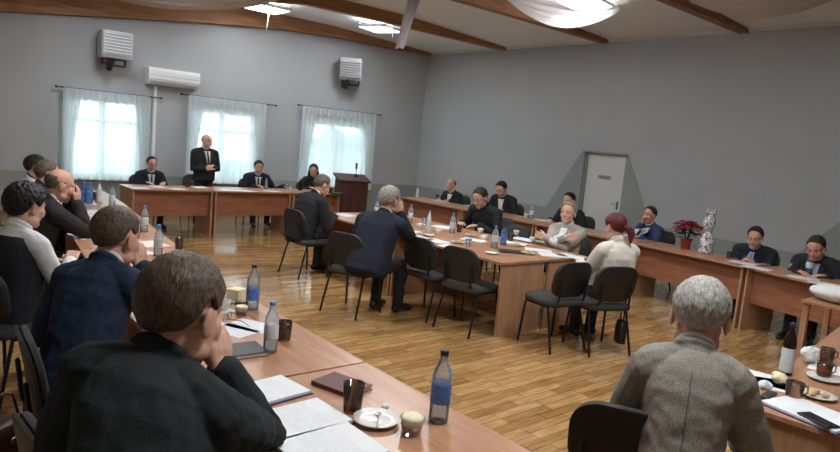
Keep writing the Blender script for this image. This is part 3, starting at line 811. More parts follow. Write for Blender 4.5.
    # --- eyes
    for sd in (-1, 1):
        e = HC @ Vector((sd*.031, .069, .006))
        ey_ = Sh().ell(e*S, (.0145*S*hs,)*3, nu=12, nv=8).obj('eye', EYEW, root, True)
        Sh().ell((HC @ Vector((sd*.031, .0795, .005)))*S, (.0068*S*hs,)*3, nu=10, nv=6).obj('iris', EYED, ey_, True)
        bm_ = hair_mat_of(hair_col) if hair_col != 'bald' else hair_mat_of('brown')
        Sh().tube([(HC @ Vector((sd*q, yy, zz)))*S for q, yy, zz in ((.013, .091, .034), (.030, .087, .038), (.047, .074, .031))], [.0035*S, .0042*S, .0025*S], 6).obj('eyebrow', bm_, root, True)
    if glasses:
        gl = Sh()
        for sd in (-1, 1):
            ring = [(HC @ Vector((sd*.033+.024*math.cos(a), .098, .004+.019*math.sin(a))))*S for a in [k*math.pi/6 for k in range(13)]]
            gl.tube(ring, .0022*S, 6, round_=False)
            gl.tube([(HC @ Vector((sd*.057, .096, .008)))*S, (HC @ Vector((sd*.083, .02, .008)))*S, (HC @ Vector((sd*.084, -.015, .0)))*S], .002*S, 6)
        gl.tube([(HC @ Vector((-.01, .100, .008)))*S, (HC @ Vector((.01, .100, .008)))*S], .002*S, 6)
        gl.obj('glasses', BLACKM, root, True)
    # --- hair
    hair(root, HC, dict(hair_style or {}), hair_mat_of(hair_col), near, S)
    # --- trousers and shoes
    s = Sh(); trunk(s, grow(.010, .10) if outfit != 'x' else grow(.01, .1))
    for h, kn, an, toe in L:
        s.tube([h, lerp(h, kn, .5), kn, lerp(kn, an, .5), an+Vector((0, 0, -.015))], [.092, .080, .064, .058, .055], 14)
    mk(s, max(vox, .010), 4, 'trousers', cloth(trousers, COL[trousers]), .004, px)
    for h, kn, an, toe in L:
        s = Sh().tube([(an+Vector((0, -.045, -.045)))*S, (an+Vector((0, .05, -.038)))*S, (toe+Vector((0, -.03, -.003)))*S, (toe+Vector((0, .035, -.008)))*S], [.040*S, .043*S, .040*S, .028*S], 12)
        for i, v in enumerate(s.v): s.v[i] = Vector((v.x, v.y, max(v.z, .004)))
        s.obj('shoe', mat('shoe_leather', (26, 24, 24), .35), root, True)
    # --- upper clothes
    cm = MATS.get('tweed') if coat == 'tweed' else cloth(coat, COL[coat])
    wr = (.003, .0035, .006)[near]
    def top_shell(name, g, m, arms=True, hi=.52, end=.90, collar=True, lo=-.2, wrk=wr):
        s = Sh(); trunk(s, grow(g, hi, lo))
        if arms: sleeves(s, g-.002, end, .001)
        if collar:
            cc, d = sp(.508); f = Fw(.49)
            ring = [cc+xr*.068*math.cos(a)+f*(.062*math.sin(a)-.004)+d*(.016-.030*math.sin(a)) for a in [2*math.pi*k/20 for k in range(21)]]
            s.tube(ring, .015, 10, round_=False)
            low, d0 = sp(.445); ring = ring[:-1]
            s.rings([[low+xr*.11*math.cos(q)+f*(.085*math.sin(q)-.006) for q in [2*math.pi*k/20 for k in range(20)]], [p-d*.004+(p-cc)*.06 for p in ring]])
        return mk(s, vox, 3, name, m, wrk, px*1.3)
    sc = cloth('shirt_'+shirt, COL[shirt])
    def collar_ring(m, r=.059, hgt=.012):
        cc, d = sp(.51); cc = cc+d*.022; f = Fw(.51); s = Sh()
        ring = [(cc+xr*r*math.cos(a)+f*(r*.98*math.sin(a))+d*(.018-.026*math.sin(a)))*S for a in [2*math.pi*k/24 for k in range(25)]]
        s.tube(ring, hgt*S, 8, round_=False); return s.obj('shirt_collar', m, root, True)
    def cuffs(m):
        for sd in (1, -1):
            a, e, W = A[sd]; d = (W-e).normalized(); p0 = e+(W-e)*.86
            Sh().tube([p0*S, (p0+d*.042)*S], [.037*S, .036*S], 12, round_=False).obj('cuff', m, root, True)
    if outfit == 'suit':
        j = top_shell('jacket', .022*1.0, cm)
        collar_ring(sc); cuffs(sc)
        bv = BVHTree.FromPolygons([v.co.copy() for v in j.data.vertices], [tuple(q.vertices) for q in j.data.polygons])
        N = Fw(.33); org = lambda t: sp(t)[0]*S
        hw = lambda t: (.016+.050*max(0, (t-.16)/.33))*S
        decal(bv, 'shirt_front', sc, org, xr, N, lambda t: (-hw(t), hw(t)), root, .005*S, 8, 14, .02*S, .17, .485)
        for sd in (-1, 1):
            decal(bv, 'lapel', cm, org, xr, N, lambda t, sd=sd: tuple(sorted((sd*(hw(t)-.004*S), sd*(hw(t)+(.012+.05*math.sin(max(0, min(1, (t-.17)/.30))*math.pi*.8))*S)))), root, .011*S, 4, 12, .014*S, .18, .47)
        if tie: decal(bv, 'tie', cloth('tie_'+tie, COL[tie], .6), org, xr, N, lambda t: tuple(v*S*(.012+.012*max(0, (.47-t)/.28)) for v in (-1, 1)), root, .012*S, 4, 12, .012*S, .185, .478)
    elif outfit == 'sweater':
        top_shell('sweater', .018, cm, end=.97); collar_ring(cm, .062, .013)
    elif outfit == 'cardigan':
        j = top_shell('cardigan', .020, cm, end=.97); collar_ring(sc, .060, .010)
        bv = BVHTree.FromPolygons([v.co.copy() for v in j.data.vertices], [tuple(q.vertices) for q in j.data.polygons])
        N = Fw(.33); decal(bv, 'blouse_front', sc, lambda t: sp(t)[0]*S, xr, N, lambda t: (-.045*S, .045*S), root, .005*S, 8, 14, .02*S, .10, .485)
    elif outfit == 'vest':
        top_shell('blouse', .012, sc, end=.97); collar_ring(sc, .060, .014)
        top_shell('vest', .027, cm, arms=False, hi=.48, collar=False)
    elif outfit == 'tweed':
        j = top_shell('jacket', .024, cm); collar_ring(sc); cuffs(sc)
        bv = BVHTree.FromPolygons([v.co.copy() for v in j.data.vertices], [tuple(q.vertices) for q in j.data.polygons])
        N = Fw(.25)*-1
        decal(bv, 'back_seam', cloth('seam', (92, 87, 78)), lambda t: sp(t)[0]*S, xr, N, lambda t: (-.0022*S, .0022*S), root, .0015*S, 2, 24, .006*S, .02, .45)
        cc, d = sp(.505); f = Fw(.5)
    return root, S, A, HC
HCOL = {'brown': ((56, 45, 37), (104, 86, 70)), 'darkbrown': ((30, 25, 22), (60, 50, 42)), 'black': ((20, 18, 18), (48, 44, 42)), 'grey': ((120, 114, 106), (176, 170, 160)), 'greybrown': ((74, 66, 58), (122, 110, 98)),
        'red': ((66, 22, 26), (110, 40, 44)), 'silver': ((128, 124, 120), (184, 178, 170)), 'fair': ((120, 100, 80), (170, 150, 126)), 'brownlight': ((58, 46, 36), (104, 86, 66))}
def hair_mat_of(c):
    k = 'hair_'+c
    return MATS[k] if k in MATS else hair_mat(k, *HCOL[c])
COL = {'black': (44, 45, 49), 'blackgreen': (40, 46, 46), 'navy': (38, 48, 68), 'darknavy': (41, 45, 56), 'charcoal': (52, 53, 56), 'blue': (54, 66, 98), 'brownblack': (50, 45, 44), 'white': (222, 222, 220), 'cream': (214, 208, 196), 'lightgrey': (172, 164, 156),
       'tweed': (120, 115, 106), 'paleblue': (168, 182, 206), 'red': (120, 40, 50), 'darkred': (90, 34, 44), 'slate': (84, 92, 112), 'maroon': (74, 34, 40), 'silverblue': (150, 166, 190), 'tan': (140, 122, 100), 'pale': (196, 198, 204)}
tweed_mat()

def seat_of(root, S, label, back=0.0):
    rz = root.rotation_euler.z; l = root.location
    return chair(label, l.x+back*math.sin(rz), l.y-back*math.cos(rz), rz)
# left row, from the camera backwards
P = person('man in dark suit nearest the camera, seen from behind with hand at his chin', 181, 254, (.60, .80), 1.42, lean=25, slump=17, hyaw=-20, hpitch=-16, right=(.075, .075, 'H', -.105), rdir=(-.35, .10, .9), rn=(.9, -.2, .3), left=(-.12, .46, 'T'),
           coat='blackgreen', hair_style={'th': .011, 'seed': 1, 'crown': .003}, hair_col='brown', near=2, broad=.84, fat=1.1, curl=70, skin=SKIN2, relb=(.5, .5, -1), hs=1.20, neck=.015, erect=-.2, roll=17, side=-4)
q_ = seat_of(P[0], P[1], 'dark chair at the left edge, under the man nearest the camera', .06); q_.rotation_euler.z = face(.99, .08); q_.location = (.56, 2.12, 0)
P = person('man in navy blue suit with hand at his chin, second from the camera', 116, 205, (.74, .67), 1.37, lean=22, slump=8, hyaw=-6, hpitch=-12, right=(.07, .08, 'H', -.10), rdir=(-.35, .10, .9), rn=(.9, -.2, .3), left=(-.14, .42, 'T'),
           coat='navy', hair_style={'th': .009, 'seed': 2, 'recede': 8}, hair_col='brownlight', near=2, broad=.80, curl=70, skin=SKIN2, relb=(.4, .5, -1), hs=1.16, neck=.02, erect=.2)
q_ = seat_of(P[0], P[1], 'dark chair under the man in the navy blue suit', .05); q_.rotation_euler.z = face(.99, -.05); q_.location = (.68, 3.05, 0)
P = person('woman with short dark hair in black vest over white blouse', 27, 184, (.83, .55), 1.33, lean=4, slump=6, hyaw=-4, hpitch=-10, right=(.10, .36, .80), left=(-.14, .38, 'T'),
           outfit='vest', coat='black', hair_style={'th': .024, 'seed': 3, 'mess': 1.6, 'back': .008, 'drop': 4}, hair_col='black', near=1, broad=.92)
seat_of(P[0], P[1], 'dark chair under the woman in the black vest', .04)
P = person('bald man in dark jacket leaning on the table with hands at his face', 60, 168, (1, .22), 1.33, lean=20, slump=10, hyaw=-4, hpitch=-14, right=(.05, .12, 'H', -.09), rdir=(-.3, .1, .9), left=(-.06, .12, 'H', -.10), ldir=(.3, .1, .9), rn=(.6, .7, .2), ln=(-.6, .7, .2),
           coat='brownblack', hair_style={'th': .005, 'top': 8, 'seed': 4}, hair_col='greybrown', near=1, curl=50, relb=(.3, .6, -1), lelb=(-.3, .6, -1), skin=SKIN2)
seat_of(P[0], P[1], 'dark chair under the bald man in the left row', .05)
P = person('person in dark clothes partly hidden behind the bald man', 48, 160, (1, .05), 1.31, lean=16, hpitch=-10, coat='charcoal', hair_style={'th': .014, 'seed': 5}, hair_col='greybrown', left=(-.1, .4, 'T'), outfit='sweater')
seat_of(P[0], P[1], 'chair under the person in dark clothes behind the bald man', .05)
P = person('dark haired person in pale jacket, farthest of the left row', 36, 155, (1, -.1), 1.30, lean=8, coat='pale', outfit='cardigan', shirt='navy', hair_style={'th': .018, 'seed': 6}, hair_col='darkbrown')
seat_of(P[0], P[1], 'chair under the dark haired person in the pale jacket', .05)
# head table
P = person('man with glasses in dark suit seated at the left of the head table', 152, 156, (.05, -1), Y=11.12, lean=12, hpitch=-10, coat='darknavy', tie='slate', glasses=True, hair_style={'th': .010, 'seed': 7}, hair_col='darkbrown', legs=((.13, .40, .36), (.16, .34, .40)))
seat_of(P[0], P[1], 'chair under the man with glasses at the head table', .03)
P = person('standing bald man in black suit speaking at the head table', 207, 134, (.12, -1), Y=11.22, stand=True, lean=1, slump=2, hyaw=8, hpitch=-4, right=(.045, .24, 1.10), left=(-.045, .25, 1.12), rdir=(-.9, .35, .2), ldir=(.9, .35, -.1), rn=(.2, 1, .3), ln=(-.2, 1, .3), curl=60,
           coat='black', tie='charcoal', hair_style={'th': .005, 'top': 8, 'seed': 8}, hair_col='darkbrown', broad=1.08, fat=1.05)
chair('chair behind the standing speaker at the head table', P[0].location.x+.1, P[0].location.y+.48, R(180))
P = person('dark haired man in dark suit at the head table stretching out one arm', 259, 160, (-.1, -1), Y=11.12, lean=14, hyaw=-6, hpitch=-16, left=(-.50, .36, 'T'), right=(.10, .40, 'T'), coat='darknavy', tie='charcoal', hair_style={'th': .012, 'seed': 9}, hair_col='black', broad=1.05, legs=((.20, .34, .30), (.14, .36, .42)))
seat_of(P[0], P[1], 'chair under the man stretching out his arm at the head table', .03)
P = person('person with long black hair behind the bending man, before the right window', 314, 164, (-.2, -1), Y=11.12, lean=10, hyaw=-20, hpitch=-12, coat='black', outfit='sweater', hair_style={'th': .018, 'long': True, 'seed': 10}, hair_col='black', broad=.9)
seat_of(P[0], P[1], 'chair under the person with long black hair', .03)
# left side of the middle block
P = person('man in black suit bending forward at the far end of the middle block', 323, 174, (1, .08), 1.31, lean=20, slump=12, hyaw=-6, hpitch=-24, right=(.12, .44, 'T'), left=(-.10, .44, 'T'), coat='black', hair_style={'th': .010, 'seed': 11, 'recede': 6}, hair_col='greybrown', near=1, broad=1.08, fat=1.08, skin=SKIN2)
q_ = seat_of(P[0], P[1], 'dark chair under the bending man in the black suit', .0); q_.location.x += .12; q_.location.y -= .02
P = person('grey haired man in dark suit with his chin in his hand, seen from behind', 391, 186, (.94, .33), 1.35, lean=24, slump=10, hyaw=-8, hpitch=-10, right=(.07, .08, 'H', -.09), rdir=(-.3, .1, .9), rn=(.9, -.2, .3), left=(-.14, .42, 'T'), coat='darknavy', hair_style={'th': .016, 'seed': 12, 'mess': 1.4}, hair_col='grey', near=1, broad=1.12, fat=1.12, relb=(.35, .5, -1), skin=SKIN2)
q_ = seat_of(P[0], P[1], 'dark chair under the grey haired man with his chin in his hand', .0); q_.location.x += .06; q_.location.y += .26
# right side and near end of the middle block
P = person('man in black sweater looking down at papers on the middle block', 481, 187, (-1, -.12), 1.30, lean=22, slump=10, hpitch=-30, right=(.20, .42, 'T'), left=(-.10, .44, 'T'), outfit='sweater', coat='black', shirt='maroon', hair_style={'th': .010, 'seed': 13}, hair_col='darkbrown', near=1, broad=1.08)
seat_of(P[0], P[1], 'chair under the man in the black sweater', .05)
P = person('woman with fair hair and folded arms in light grey cardigan', 570, 202, (-.93, -.12), 1.28, lean=-2, slump=6, hyaw=6, hpitch=2, right=(-.13, .25, .90), left=(.12, .29, .87), rdir=(-.9, .1, .25), ldir=(.9, .1, .15), rn=(0, 1, .1), ln=(0, 1, .1), relb=(.9, .3, -1), lelb=(-.9, .3, -1),
           outfit='cardigan', coat='lightgrey', shirt='white', hair_style={'th': .016, 'seed': 14, 'mess': 1.4, 'drop': 10}, hair_col='fair', near=1)
seat_of(P[0], P[1], 'chair under the woman with folded arms', .05)
P = person('woman with dark red ponytail in white top, seen from behind', 617, 213, (.34, .94), 1.32, lean=3, slump=8, hyaw=4, hpitch=-14, right=(.12, .40, 'T'), left=(-.14, .40, 'T'), outfit='sweater', coat='cream', hair_style={'th': .013, 'tail': True, 'seed': 15, 'drop': 4}, hair_col='red', near=1, broad=.95)
q_ = seat_of(P[0], P[1], 'dark chair under the woman with the dark red ponytail', .0); q_.location.x -= .12; q_.location.y += .06
# right row
P = person('balding man in dark suit at the far end of the right row', 452, 178, (-1, -.15), X=8.66, lean=10, hyaw=-15, hpitch=-6, coat='black', hair_style={'th': .006, 'top': 12, 'seed': 16}, hair_col='greybrown', right=(.16, .36, 'T'))
seat_of(P[0], P[1], 'chair under the balding man at the far end of the right row', .03)
P = person('dark haired man in black suit with head bowed, second in the right row', 502, 181, (-1, -.2), X=8.62, lean=16, hpitch=-30, coat='black', hair_style={'th': .013, 'seed': 17}, hair_col='black', broad=1.05)
seat_of(P[0], P[1], 'dark chair beside the man with bowed head in the right row', .05)
P = person('dark haired person in black leaning forward behind the woman with folded arms', 570, 192, (-1, -.05), X=8.58, lean=20, hpitch=-14, coat='black', outfit='sweater', hair_style={'th': .012, 'seed': 18}, hair_col='black', right=(.18, .5, 'T'))
seat_of(P[0], P[1], 'chair under the person in black before the door', .03)
P = person('man in blue suit with hand at his chin, right of the door', 651, 206, (-1, .25), X=8.56, lean=6, hyaw=6, hpitch=-4, right=(.03, .10, 'H', -.12), rdir=(-.2, .2, .9), rn=(.7, .6, .2), left=(-.1, .36, 'T'), coat='blue', hair_style={'th': .011, 'seed': 19}, hair_col='darkbrown', skin=SKIN2, curl=70, relb=(.3, .5, -1))
seat_of(P[0], P[1], 'dark chair under the man in the blue suit', .03)
P = person('dark haired man in dark suit writing with joined hands, right of the poinsettia', 757, 226, (-1, -.18), X=8.24, lean=20, slump=10, hpitch=-22, coat='darknavy', shirt='paleblue', tie='slate', hair_style={'th': .010, 'seed': 20, 'recede': 6}, hair_col='black', near=1, right=(.06, .42, 'T'), left=(-.05, .43, 'T'), skin=SKIN2, broad=1.1)
seat_of(P[0], P[1], 'chair under the man writing right of the poinsettia', .03)
P = person('man in open black jacket over pale blue shirt writing at the right edge', 818, 235, (-1, -.05), X=7.98, lean=20, slump=10, hpitch=-30, coat='black', shirt='paleblue', hair_style={'th': .010, 'seed': 21}, hair_col='darkbrown', near=1, right=(.10, .42, 'T'), left=(-.16, .40, 'T'), broad=1.05, skin=SKIN2)
seat_of(P[0], P[1], 'chair under the man writing at the right edge', .03)
# foreground right
P = person('grey haired man in tweed jacket seen from behind at lower right', 706, 277, (.90, .44), 1.38, lean=14, slump=10, hyaw=-4, hpitch=-18, right=(.16, .44, 'T'), left=(-.10, .44, 'T'), outfit='tweed', coat='tweed', trousers='charcoal', hair_style={'th': .012, 'seed': 22, 'mess': 1.2}, hair_col='silver', near=2, broad=.76, fat=1.06, skin=SKIN2, hs=1.2, neck=.02, erect=.25)
q_ = seat_of(P[0], P[1], 'dark chair behind the man in the tweed jacket', .12); q_.location = (2.42, 1.33, 0)
# empty chairs
chair('empty dark chair beside the middle block, just right of the grey haired man', 4.46, 4.96, face(1, .10))
chair('empty dark chair at the near corner of the middle block', 4.49, 4.38, face(1, .12))
chair('empty dark chair before the pale end panel, left of the red haired woman', 4.93, 3.66, face(.12, 1))
chair('empty chair behind the middle block, left of the woman with folded arms', 6.28, 5.55, face(-1, 0))

# ------------------------------------------------------------------ things on the tables
T = .7502
def upright(name, label, cat, p, group=None, rz=0): return thing(name, label, cat, p, rz, group)
def bottle(label, px, py, h=.25, r=.035, body=None, cap=None, lab=None, label_h=(.28, .55), z=T, group='plastic drink bottles on the tables'):
    o = thing('bottle', label, 'bottle', at(px, py, z), 0, group)
    k = h
    Sh().lathe([(r*.5, .002), (r*.93, 0), (r, .02*k), (r, .30*k), (r*.94, .36*k), (r, .42*k), (r, .62*k), (r*.85, .72*k), (r*.5, .82*k), (r*.36, .88*k), (r*.36, .935*k)], 18).obj('bottle_body', body or CLEAR, o, True)
    Sh().lathe([(r*.42, .93*k), (r*.44, .94*k), (r*.44, .995*k), (r*.40, k)], 14).obj('cap', cap or CAPB, o, True)
    if lab: Sh().lathe([(r*1.02, label_h[0]*k), (r*1.03, (label_h[0]+.01)*k), (r*1.03, (label_h[1]-.01)*k), (r*1.02, label_h[1]*k)], 20).obj('paper_label', lab, o, True)
    Sh().lathe([(.001, .012*k), (r*.9, .015*k), (r*.9, .52*k), (.001, .525*k)], 16).obj('water', glass_mat('water', (232, 240, 245), .90) if 'water' not in MATS else MATS['water'], o, True)
    return o
def tumbler(label, px, py, h=.095, r=.036, m=None, drink=None, handle=False, z=T, group='glasses on the tables'):
    o = thing('drinking_glass', label, 'glass', at(px, py, z), 0, group)
    Sh().lathe([(.001, .001), (r*.80, 0), (r*.84, .004), (r, h), (r*.93, h), (r*.78, .010), (.001, .010)], 20, cap=False).obj('glass_body', m or AMBER, o, True)
    if drink: Sh().lathe([(.001, .011), (r*.76, .011), (r*.87, h*.55), (.001, h*.55)], 18, cap=False).obj('drink', drink, o, True)
    if handle:
        Sh().tube([(r*.9, 0, h*.8), (r*1.6, 0, h*.75), (r*1.65, 0, h*.4), (r*.85, 0, h*.2)], .005, 8).obj('handle', m or AMBER, o, True); o.rotation_euler.z = R(-35)
    return o
def saucer(label, px, py, r=.075, spoon=False, snack=0, cat='saucer', z=T, rz=.4):
    o = thing('saucer', label, cat, at(px, py, z), rz, 'saucers on the tables')
    Sh().lathe([(.001, .002), (r*.55, 0), (r*.6, .003), (r, .016), (r*1.0, .019), (r*.62, .008), (.001, .006)], 28, cap=False).obj('plate', PORC, o, True)
    if spoon:
        s = Sh().tube([(-.07, -.045, .021), (-.02, -.02, .016), (.03, .01, .013)], [.003, .0022, .0025], 7).ell((.045, .018, .013), (.018, .011, .004), Matrix.Rotation(.4, 3, 'Z')); tag(s.obj('teaspoon', STEEL, None, True), 'steel teaspoon lying on the '+label, 'spoon', 'teaspoons')
        so = [q for q in col.objects if q.name.startswith('teaspoon')][-1]; so.location = o.location; so.rotation_euler = o.rotation_euler
    for k in range(snack):
        a = 2.2*k+.5; b = tag(Sh().ell((0, 0, 0), (.022, .016, .013), nu=10, nv=7).obj('biscuit', mat('biscuit', (206, 176, 128), .8, var=.2, scale=80), None, True), ('left', 'middle', 'right', 'front')[k]+' biscuit on the '+label, 'biscuit', 'biscuits on saucers')
        b.location = o.location+Vector((.03*math.cos(a), .03*math.sin(a), .021)); b.rotation_euler.z = a
    return o
def cup(label, px, py, z=T, drink=None, rz=0, r=.038, h=.06):
    o = thing('cup', label, 'cup', at(px, py, z), rz, 'white cups on the tables')
    Sh().lathe([(.001, 0), (r*.6, 0), (r*.62, .004), (r*.95, h*.6), (r, h), (r*.93, h), (r*.85, h*.55), (.001, .008)], 20, cap=False).obj('cup_body', PORC, o, True)
    Sh().tube([(r*.95, 0, h*.85), (r*1.5, 0, h*.75), (r*1.45, 0, h*.4), (r*.85, 0, h*.3)], .0045, 8).obj('handle', PORC, o, True)
    Sh().lathe([(.001, h*.7), (r*.92, h*.7), (r*.93, h*.78), (.001, h*.78)], 18, cap=False).obj('drink', drink or COLA, o, True)
    return o
def sheet(label, px, py, w=.21, d=.297, rz=0.0, n=1, z=T, name='paper_sheet', cat='paper', group='papers on the tables', m=None, cover=None, thick=.0015):
    o = tag(Sh().box((0, 0, thick/2), (w, d, thick)).obj(name, m or PAGE), label, cat, group)
    o.location = at(px, py, z); o.rotation_euler.z = rz
    return o
def booklet(label, px, py, rz, w=.21, d=.297, th=.012, cover=NAVYC, name='document', page=PAGE, z=T, group='bound documents'):
    o = thing(name, label, 'document', at(px, py, z), rz, group)
    Sh().box((.003, -.002, .002), (w+.012, d+.010, .004), bev=.001).obj('back_cover', cover, o)
    Sh().box((0, 0, .004+th/2), (w, d, th), bev=.0015).obj('pages', page, o); return o
def notebook(label, px, py, rz, w=.15, d=.21, th=.018, cover=REDC, z=T, name='notebook'):
    o = thing(name, label, 'notebook', at(px, py, z), rz)
    Sh().box((0, 0, .0015), (w, d, .003), bev=.001).obj('back_cover', cover, o)
    Sh().box((.002, 0, th/2), (w-.010, d-.010, th-.005)).obj('pages', PAPER, o)
    Sh().box((0, 0, th-.0015), (w, d, .003), bev=.001).obj('front_cover', cover, o)
    Sh().box((-w/2+.001, 0, th/2), (.004, d, th-.001), bev=.001).obj('spine', cover, o); return o
def pot(label, px, py, r=.034, h=.048, z=T):
    o = thing('dessert_cup', label, 'dessert cup', at(px, py, z), 0, 'dessert cups on the left row')
    Sh().lathe([(.001, 0), (r*.8, 0), (r, h*.9), (r*1.04, h), (r*.97, h), (r*.78, .004), (.001, .004)], 22, cap=False).obj('cup_body', CLEAR, o, True)
    Sh().lathe([(.001, .005), (r*.78, .005), (r*.9, h*.55), (.001, h*.55)], 20, cap=False).obj('red_jelly', TEA, o, True)
    Sh().lathe([(.001, h*.55), (r*.9, h*.55), (r*.97, h*1.02), (r*.7, h*1.12), (.001, h*1.14)], 20, cap=False).obj('cream_top', CREAM, o, True)
    return o
dirx = lambda a, b: (lambda p, q: math.atan2((q-p).y, (q-p).x))(at(*a, T), at(*b, T))
# foreground table
bottle('water bottle with blue label at the right edge of the foreground table', 438, 421, .285, .0385, CLEAR, CAPD, BLUEL)
pot('dessert cup with cream top beside the foreground saucer', 411, 433, .044, .062)
saucer('large white saucer beside the cream topped cup in the foreground', 376, 422, .088, True)
tumbler('amber glass standing before the maroon notebook', 352, 411, .115, .042)
notebook('maroon notebook lying on the foreground table', 342, 387, dirx((420-78, 399), (379, 386))+.1, .15, .215, .02)
tag(Sh().ell((0, 0, .012), (.018, .014, .012), nu=9, nv=6).obj('crumpled_wrapper', PAPER), 'crumpled white wrapper behind the large foreground saucer', 'wrapper').location = at(385, 409, T)
ang = dirx((254, 411), (305, 398))
booklet('open document at the left of three on the foreground table, farthest from the camera', 268, 393, ang+.05, .27, .21)
booklet('open document with a pen lying on it on the foreground table', 301, 421, ang-.02, .30, .24)
booklet('document at the bottom edge of the picture on the foreground table', 330, 450, ang-.06, .31, .26)
o = thing('ballpoint_pen', 'dark ballpoint pen lying on the open document', 'pen', at(274.5, 426, T+.0225), dirx((265, 417), (284, 436)))
Sh().tube([(-.07, 0, 0), (.055, 0, 0)], .005, 8).obj('barrel', DARKC, o, True); Sh().tube([(.055, 0, 0), (.072, 0, 0)], [.0045, .001], 8).obj('tip', STEEL, o, True); Sh().box((-.045, .0, .006), (.05, .004, .002)).obj('clip', STEEL, o)
# second table of the left row
notebook('thick black folder lying before the suited man', 240, 353, dirx((213, 358), (262, 352)), .215, .17, .022, DARKC, name='folder')
sheet('loose white page behind the black folder', 232, 330, .16, .25, .4); sheet('white page beside the clear bottle behind the black folder', 252, 326, .17, .25, .5)
bottle('small clear bottle with white label standing next to the black folder', 270, 352, .25, .034, CLEAR, CAPB, WHITEL)
tumbler('amber glass half full of dark drink beside the clear bottle', 284, 340, .10, .038, None, COLA)
pot('dessert cup with cream top next to the napkins on the left row', 241, 315, .037, .05)
bottle('tall water bottle with dark cap behind the dessert cup', 252, 309, .27, .038, CLEAR, CAPD, BLUEL, (.22, .48))
o = thing('napkin_stack', 'pale yellow block of napkins on a white dish', 'napkins', at(236, 301, T), .5)
Sh().lathe([(.001, 0), (.06, 0), (.08, .012), (.06, .006)], 20, cap=False).obj('dish', PORC, o, True); Sh().box((0, 0, .045), (.09, .09, .07), bev=.006).obj('napkins', CREAM, o)
o = thing('eyeglasses', 'thin framed eyeglasses lying folded by the papers', 'glasses', at(231, 321, T+.002), .8)
s = Sh()
for sx in (-1, 1):
    s.tube([(sx*.034+.026*math.cos(a), .02+.0*a, .022+.02*math.sin(a)) for a in [k*math.pi/8 for k in range(17)]], .0016, 6, round_=False)
s.tube([(-.009, .02, .026), (.009, .02, .026)], .0016, 6).obj('frame', BLACKM, o, True)
for sx in (-1, 1): Sh().tube([(sx*.061, .02, .028), (sx*.062, -.08, .026), (sx*.061, -.12, .004)], .0018, 6).obj('temple', BLACKM, o, True)
cup('small white cup on the left row behind the wire glasses', 224, 310); saucer('small saucer behind the napkins on the left row', 222, 298, .06)
sheet('white page lying before the man in navy blue', 196, 296, .21, .297, .6); sheet('white page slanting beside the napkins', 206, 308, .21, .297, .2)
# farther tables of the left row
bottle('clear bottle standing right of the navy suited man\'s head', 158, 256, .25, .034, CLEAR, CAPB, WHITEL); bottle('clear bottle farther off on the left row, below the head table', 144, 232, .25, .036, CLEAR, CAPB, WHITEL)
cup('white cup right of the navy suited man on the left row', 170, 262); tumbler('dark glass beyond the navy suited man', 179, 249, .095, .036, AMBER, COLA)
sheet('pale folded sheet beyond the navy suited man', 150, 244, .24, .3, .1, m=mat('pink_paper', (222, 206, 198), .8)); sheet('white page beside the clear bottle of the left row', 134, 252, .21, .297, .4)
saucer('saucer at the elbow of the bald man', 92, 222, .075); sheet('white page before the bald man', 98, 228, .22, .3, .1); sheet('white page on the far left row beyond the bald man', 92, 212, .24, .32, .2); sheet('white page by the sleeve of the bald man', 88, 236, .24, .32, .15); sheet('white page past the saucer toward the head table', 104, 217, .24, .32, .1); sheet('large white page right of the lone clear bottle on the left row', 118, 213, .24, .32, .0); sheet('white page between the bald man and the navy suited man', 106, 240, .22, .3, .3); sheet('white page at the far end of the left row', 84, 203, .25, .34, -.1)
sheet('white page fanned out next to the dark glass at the far left row', 76, 199, .22, .3, .5)
bottle('left blue bottle of the cluster before the left window', 83, 203, .26, .04, BLUEG, CAPB, BLUEL); bottle('right blue bottle of the cluster before the left window', 89, 204, .26, .04, BLUEG, CAPB, BLUEL)
tumbler('dark glass right of the blue bottles', 95, 200, .10, .04, AMBER, COLA); bottle('small white bottle right of the dark glass in front of the left window', 99, 202, .24, .03, mat('white_plastic', (214, 216, 218), .4), CAPB)
bottle('lone clear bottle at the right of the far left row', 112, 207, .25, .034, CLEAR, CAPB, WHITEL)
# middle block
bottle('left of two clear bottles at the near end of the middle block', 494, 248, .25, .036, CLEAR, CAPB, WHITEL); bottle('right of two bottles at the near end of the middle block, bluish', 503, 245, .23, .037, BLUEG, CAPD, BLUEL)
bottle('clear bottle before the man in the black sweater', 452, 233, .25, .036, CLEAR, CAPB, WHITEL); bottle('slim white bottle standing on a saucer of the middle block', 428, 233, .28, .026, MATS['white_plastic'], CAPB)
bottle('clear bottle beside the grey haired man on the middle block', 410, 223, .25, .034, CLEAR, CAPB, WHITEL)
saucer('saucer under the slim white bottle', 429, 236, .07); saucer('plate of snacks on the middle block left edge', 458, 243, .09, False, 4, 'plate'); saucer('saucer at the near corner of the middle block', 492, 254, .075)
tumbler('dark glass next to the man in the black sweater', 459, 232, .095, .037, AMBER, COLA); tumbler('dark glass behind the two bottles of the middle block', 510, 241, .095, .038, AMBER, COLA)
cup('white cup beside the hand of the man in the black sweater', 480, 233); cup('white cup before the two bottles of the middle block', 484, 240, rz=2)
booklet('black folder with papers before the woman with folded arms', 524, 240, .2, .22, .30, .008, DARKC, 'folder', PAPER, group='folders on the middle block'); booklet('dark tray with papers at the near end of the middle block', 511, 252, .9, .2, .26, .008, DARKC, 'folder', DARKC, group='folders on the middle block')
saucer('saucer of snacks at the near end of the middle block', 528, 254, .08, False, 3, 'plate')
sheet('white page on the left edge of the middle block before the empty chairs', 452, 247, .2, .3, .1); sheet('white page on the left edge of the middle block farther off', 437, 241, .2, .3, .05); sheet('white page at the near right corner of the middle block', 553, 255, .24, .3, .9)
